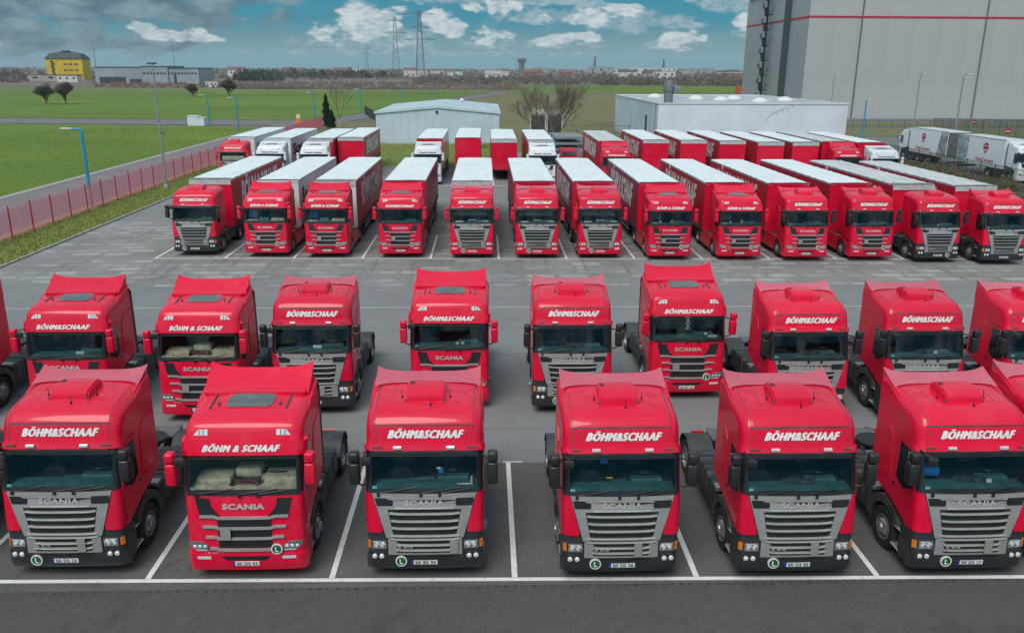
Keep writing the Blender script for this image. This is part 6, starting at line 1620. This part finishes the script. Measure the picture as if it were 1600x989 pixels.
# ------------------------------------------------------------------ rigid box trucks on the side road
def art_mat(name, a, c):
    m = bpy.data.materials.new(name); m.use_nodes = True; t = NT(m.node_tree); p = t.n['Principled BSDF']; tc = t.new('ShaderNodeTexCoord')
    n = t.noise(tc.outputs['Object'], 1.4, 5, .7, 1.2); t.link(t.ramp(n, [(.40, a), (.48, (.30, .30, .31)), (.52, (.06, .06, .07)), (.58, c), (.66, (.2, .2, .22))]), p.inputs['Base Color']); return m
def box_truck(label, x, y, rz, artm, L=8.6, artback=True):
    P = dict(WHT, name_on=False, bumper=M['dgrey'], mirror=M['mirror'], defl_h=.15)
    root = thing('box_truck', label, 'truck', (x, y, 0), rz, 'white box trucks parked on the side road')
    add_cab_parts(root, 'B', P); chassis(root, P)
    y0, y1 = 2.75, 2.75+L; w = 1.27
    def f():
        b = MB(); b.box(-w, w, y0, y1, 1.12, 4.0, .03); return b.mesh('box_body', M['white'], 0)
    bb = part('box_body', L, f, root)
    part('edge_rail', L, lambda: (lambda b: ([b.box(sx*w-.04 if sx > 0 else -w-.012, w+.012 if sx > 0 else -w+.04, y0-.01, y1+.01, z0, z0+.1) for sx in (1, -1) for z0 in (1.08, 3.93)], b.mesh('edge_rail', M['alu'], 0))[1])(MB()), bb)
    s = -1 if rz == 0 else 1           # the side turned to the yard
    part('printed_panel', (L, s, artm.name), lambda: (lambda b: (b.px([(y1-2.1, 1.2), (y1-.06, 1.2), (y1-.06, 3.9), (y1-1.5 if rz else y1-2.1, 3.9)], s*(w+.001), s*(w+.012)), b.mesh('printed_panel', artm, 0))[1])(MB()), bb)
    cy = (y0+y1-2.1)/2
    def f():
        b = MB(); pts = [(cy+.46*math.cos(R(a)), 3.05+.46*math.sin(R(a))) for a in range(-35, 216, 14)]+[(cy-.1, 2.45), (cy+.05, 2.35)]
        b.px(pts, s*(w+.001), s*(w+.014)); return b.mesh('round_logo', mat('logo_red', (.40, .012, .06), .5), 30)
    lg = part('round_logo', (L, s), f, bb)
    part('logo_band', (L, s), lambda: (lambda b: (b.px([(cy-.32, 3.10), (cy+.32, 3.17), (cy+.33, 3.24), (cy-.33, 3.19)], s*(w+.014), s*(w+.018)), b.px([(cy-.3, 2.80), (cy+.3, 2.80), (cy+.15, 2.66), (cy-.15, 2.66)], s*(w+.014), s*(w+.018)), b.mesh('logo_band', M['paper'], 0))[2])(MB()), lg)
    part('lettering', (L, s, 'bx'), lambda: text_mesh('VeinConveni', .40, bpy.data.materials['logo_red'], 3.3, 0, .015, 1., lambda xx, z, d: (s*(w+.016-d), cy+s*xx, 1.75+z)), bb)
    part('rear_door', L, lambda: (lambda b: ([b.box(*sorted((q*.01, q*(w-.04))), y1-.02, y1+.02, 1.15, 3.95, .01) for q in (1, -1)], b.mesh('rear_door', M['mgrey'], 0))[1])(MB()), root)
    part('tail_lift', L, lambda: (lambda b: (b.box(-1.1, 1.1, y1-.1, y1+.15, .5, .7, .02), b.mesh('tail_lift', M['dgrey'], 0))[1])(MB()), root)
box_truck('white box truck with red round logo facing the camera beside the hedge', 53.6, 80.4, 0, art_mat('bluish_print', (.45, .62, .66), (.5, .68, .72)))
box_truck('white box truck with red round logo facing away, farther along the hedge', 53.8, 105.6, math.pi, art_mat('grey_print', (.5, .5, .5), (.38, .36, .34)))
# ------------------------------------------------------------------ the air between here and the skyline
def haze():
    m = bpy.data.materials.new('haze_air'); m.use_nodes = True; t = NT(m.node_tree); t.n.clear()
    out = t.new('ShaderNodeOutputMaterial'); v = t.new('ShaderNodeVolumePrincipled')
    v.inputs['Color'].default_value = (.72, .90, .98, 1); v.inputs['Density'].default_value = .00011; v.inputs['Anisotropy'].default_value = .2
    t.link(v.outputs[0], out.inputs['Volume'])
    b = MB(); b.box(-9500, 9500, -80, 12500, -1.1, 82); me = b.mesh('haze', m, 0)
    struct('haze', me, 'stuff')
haze()
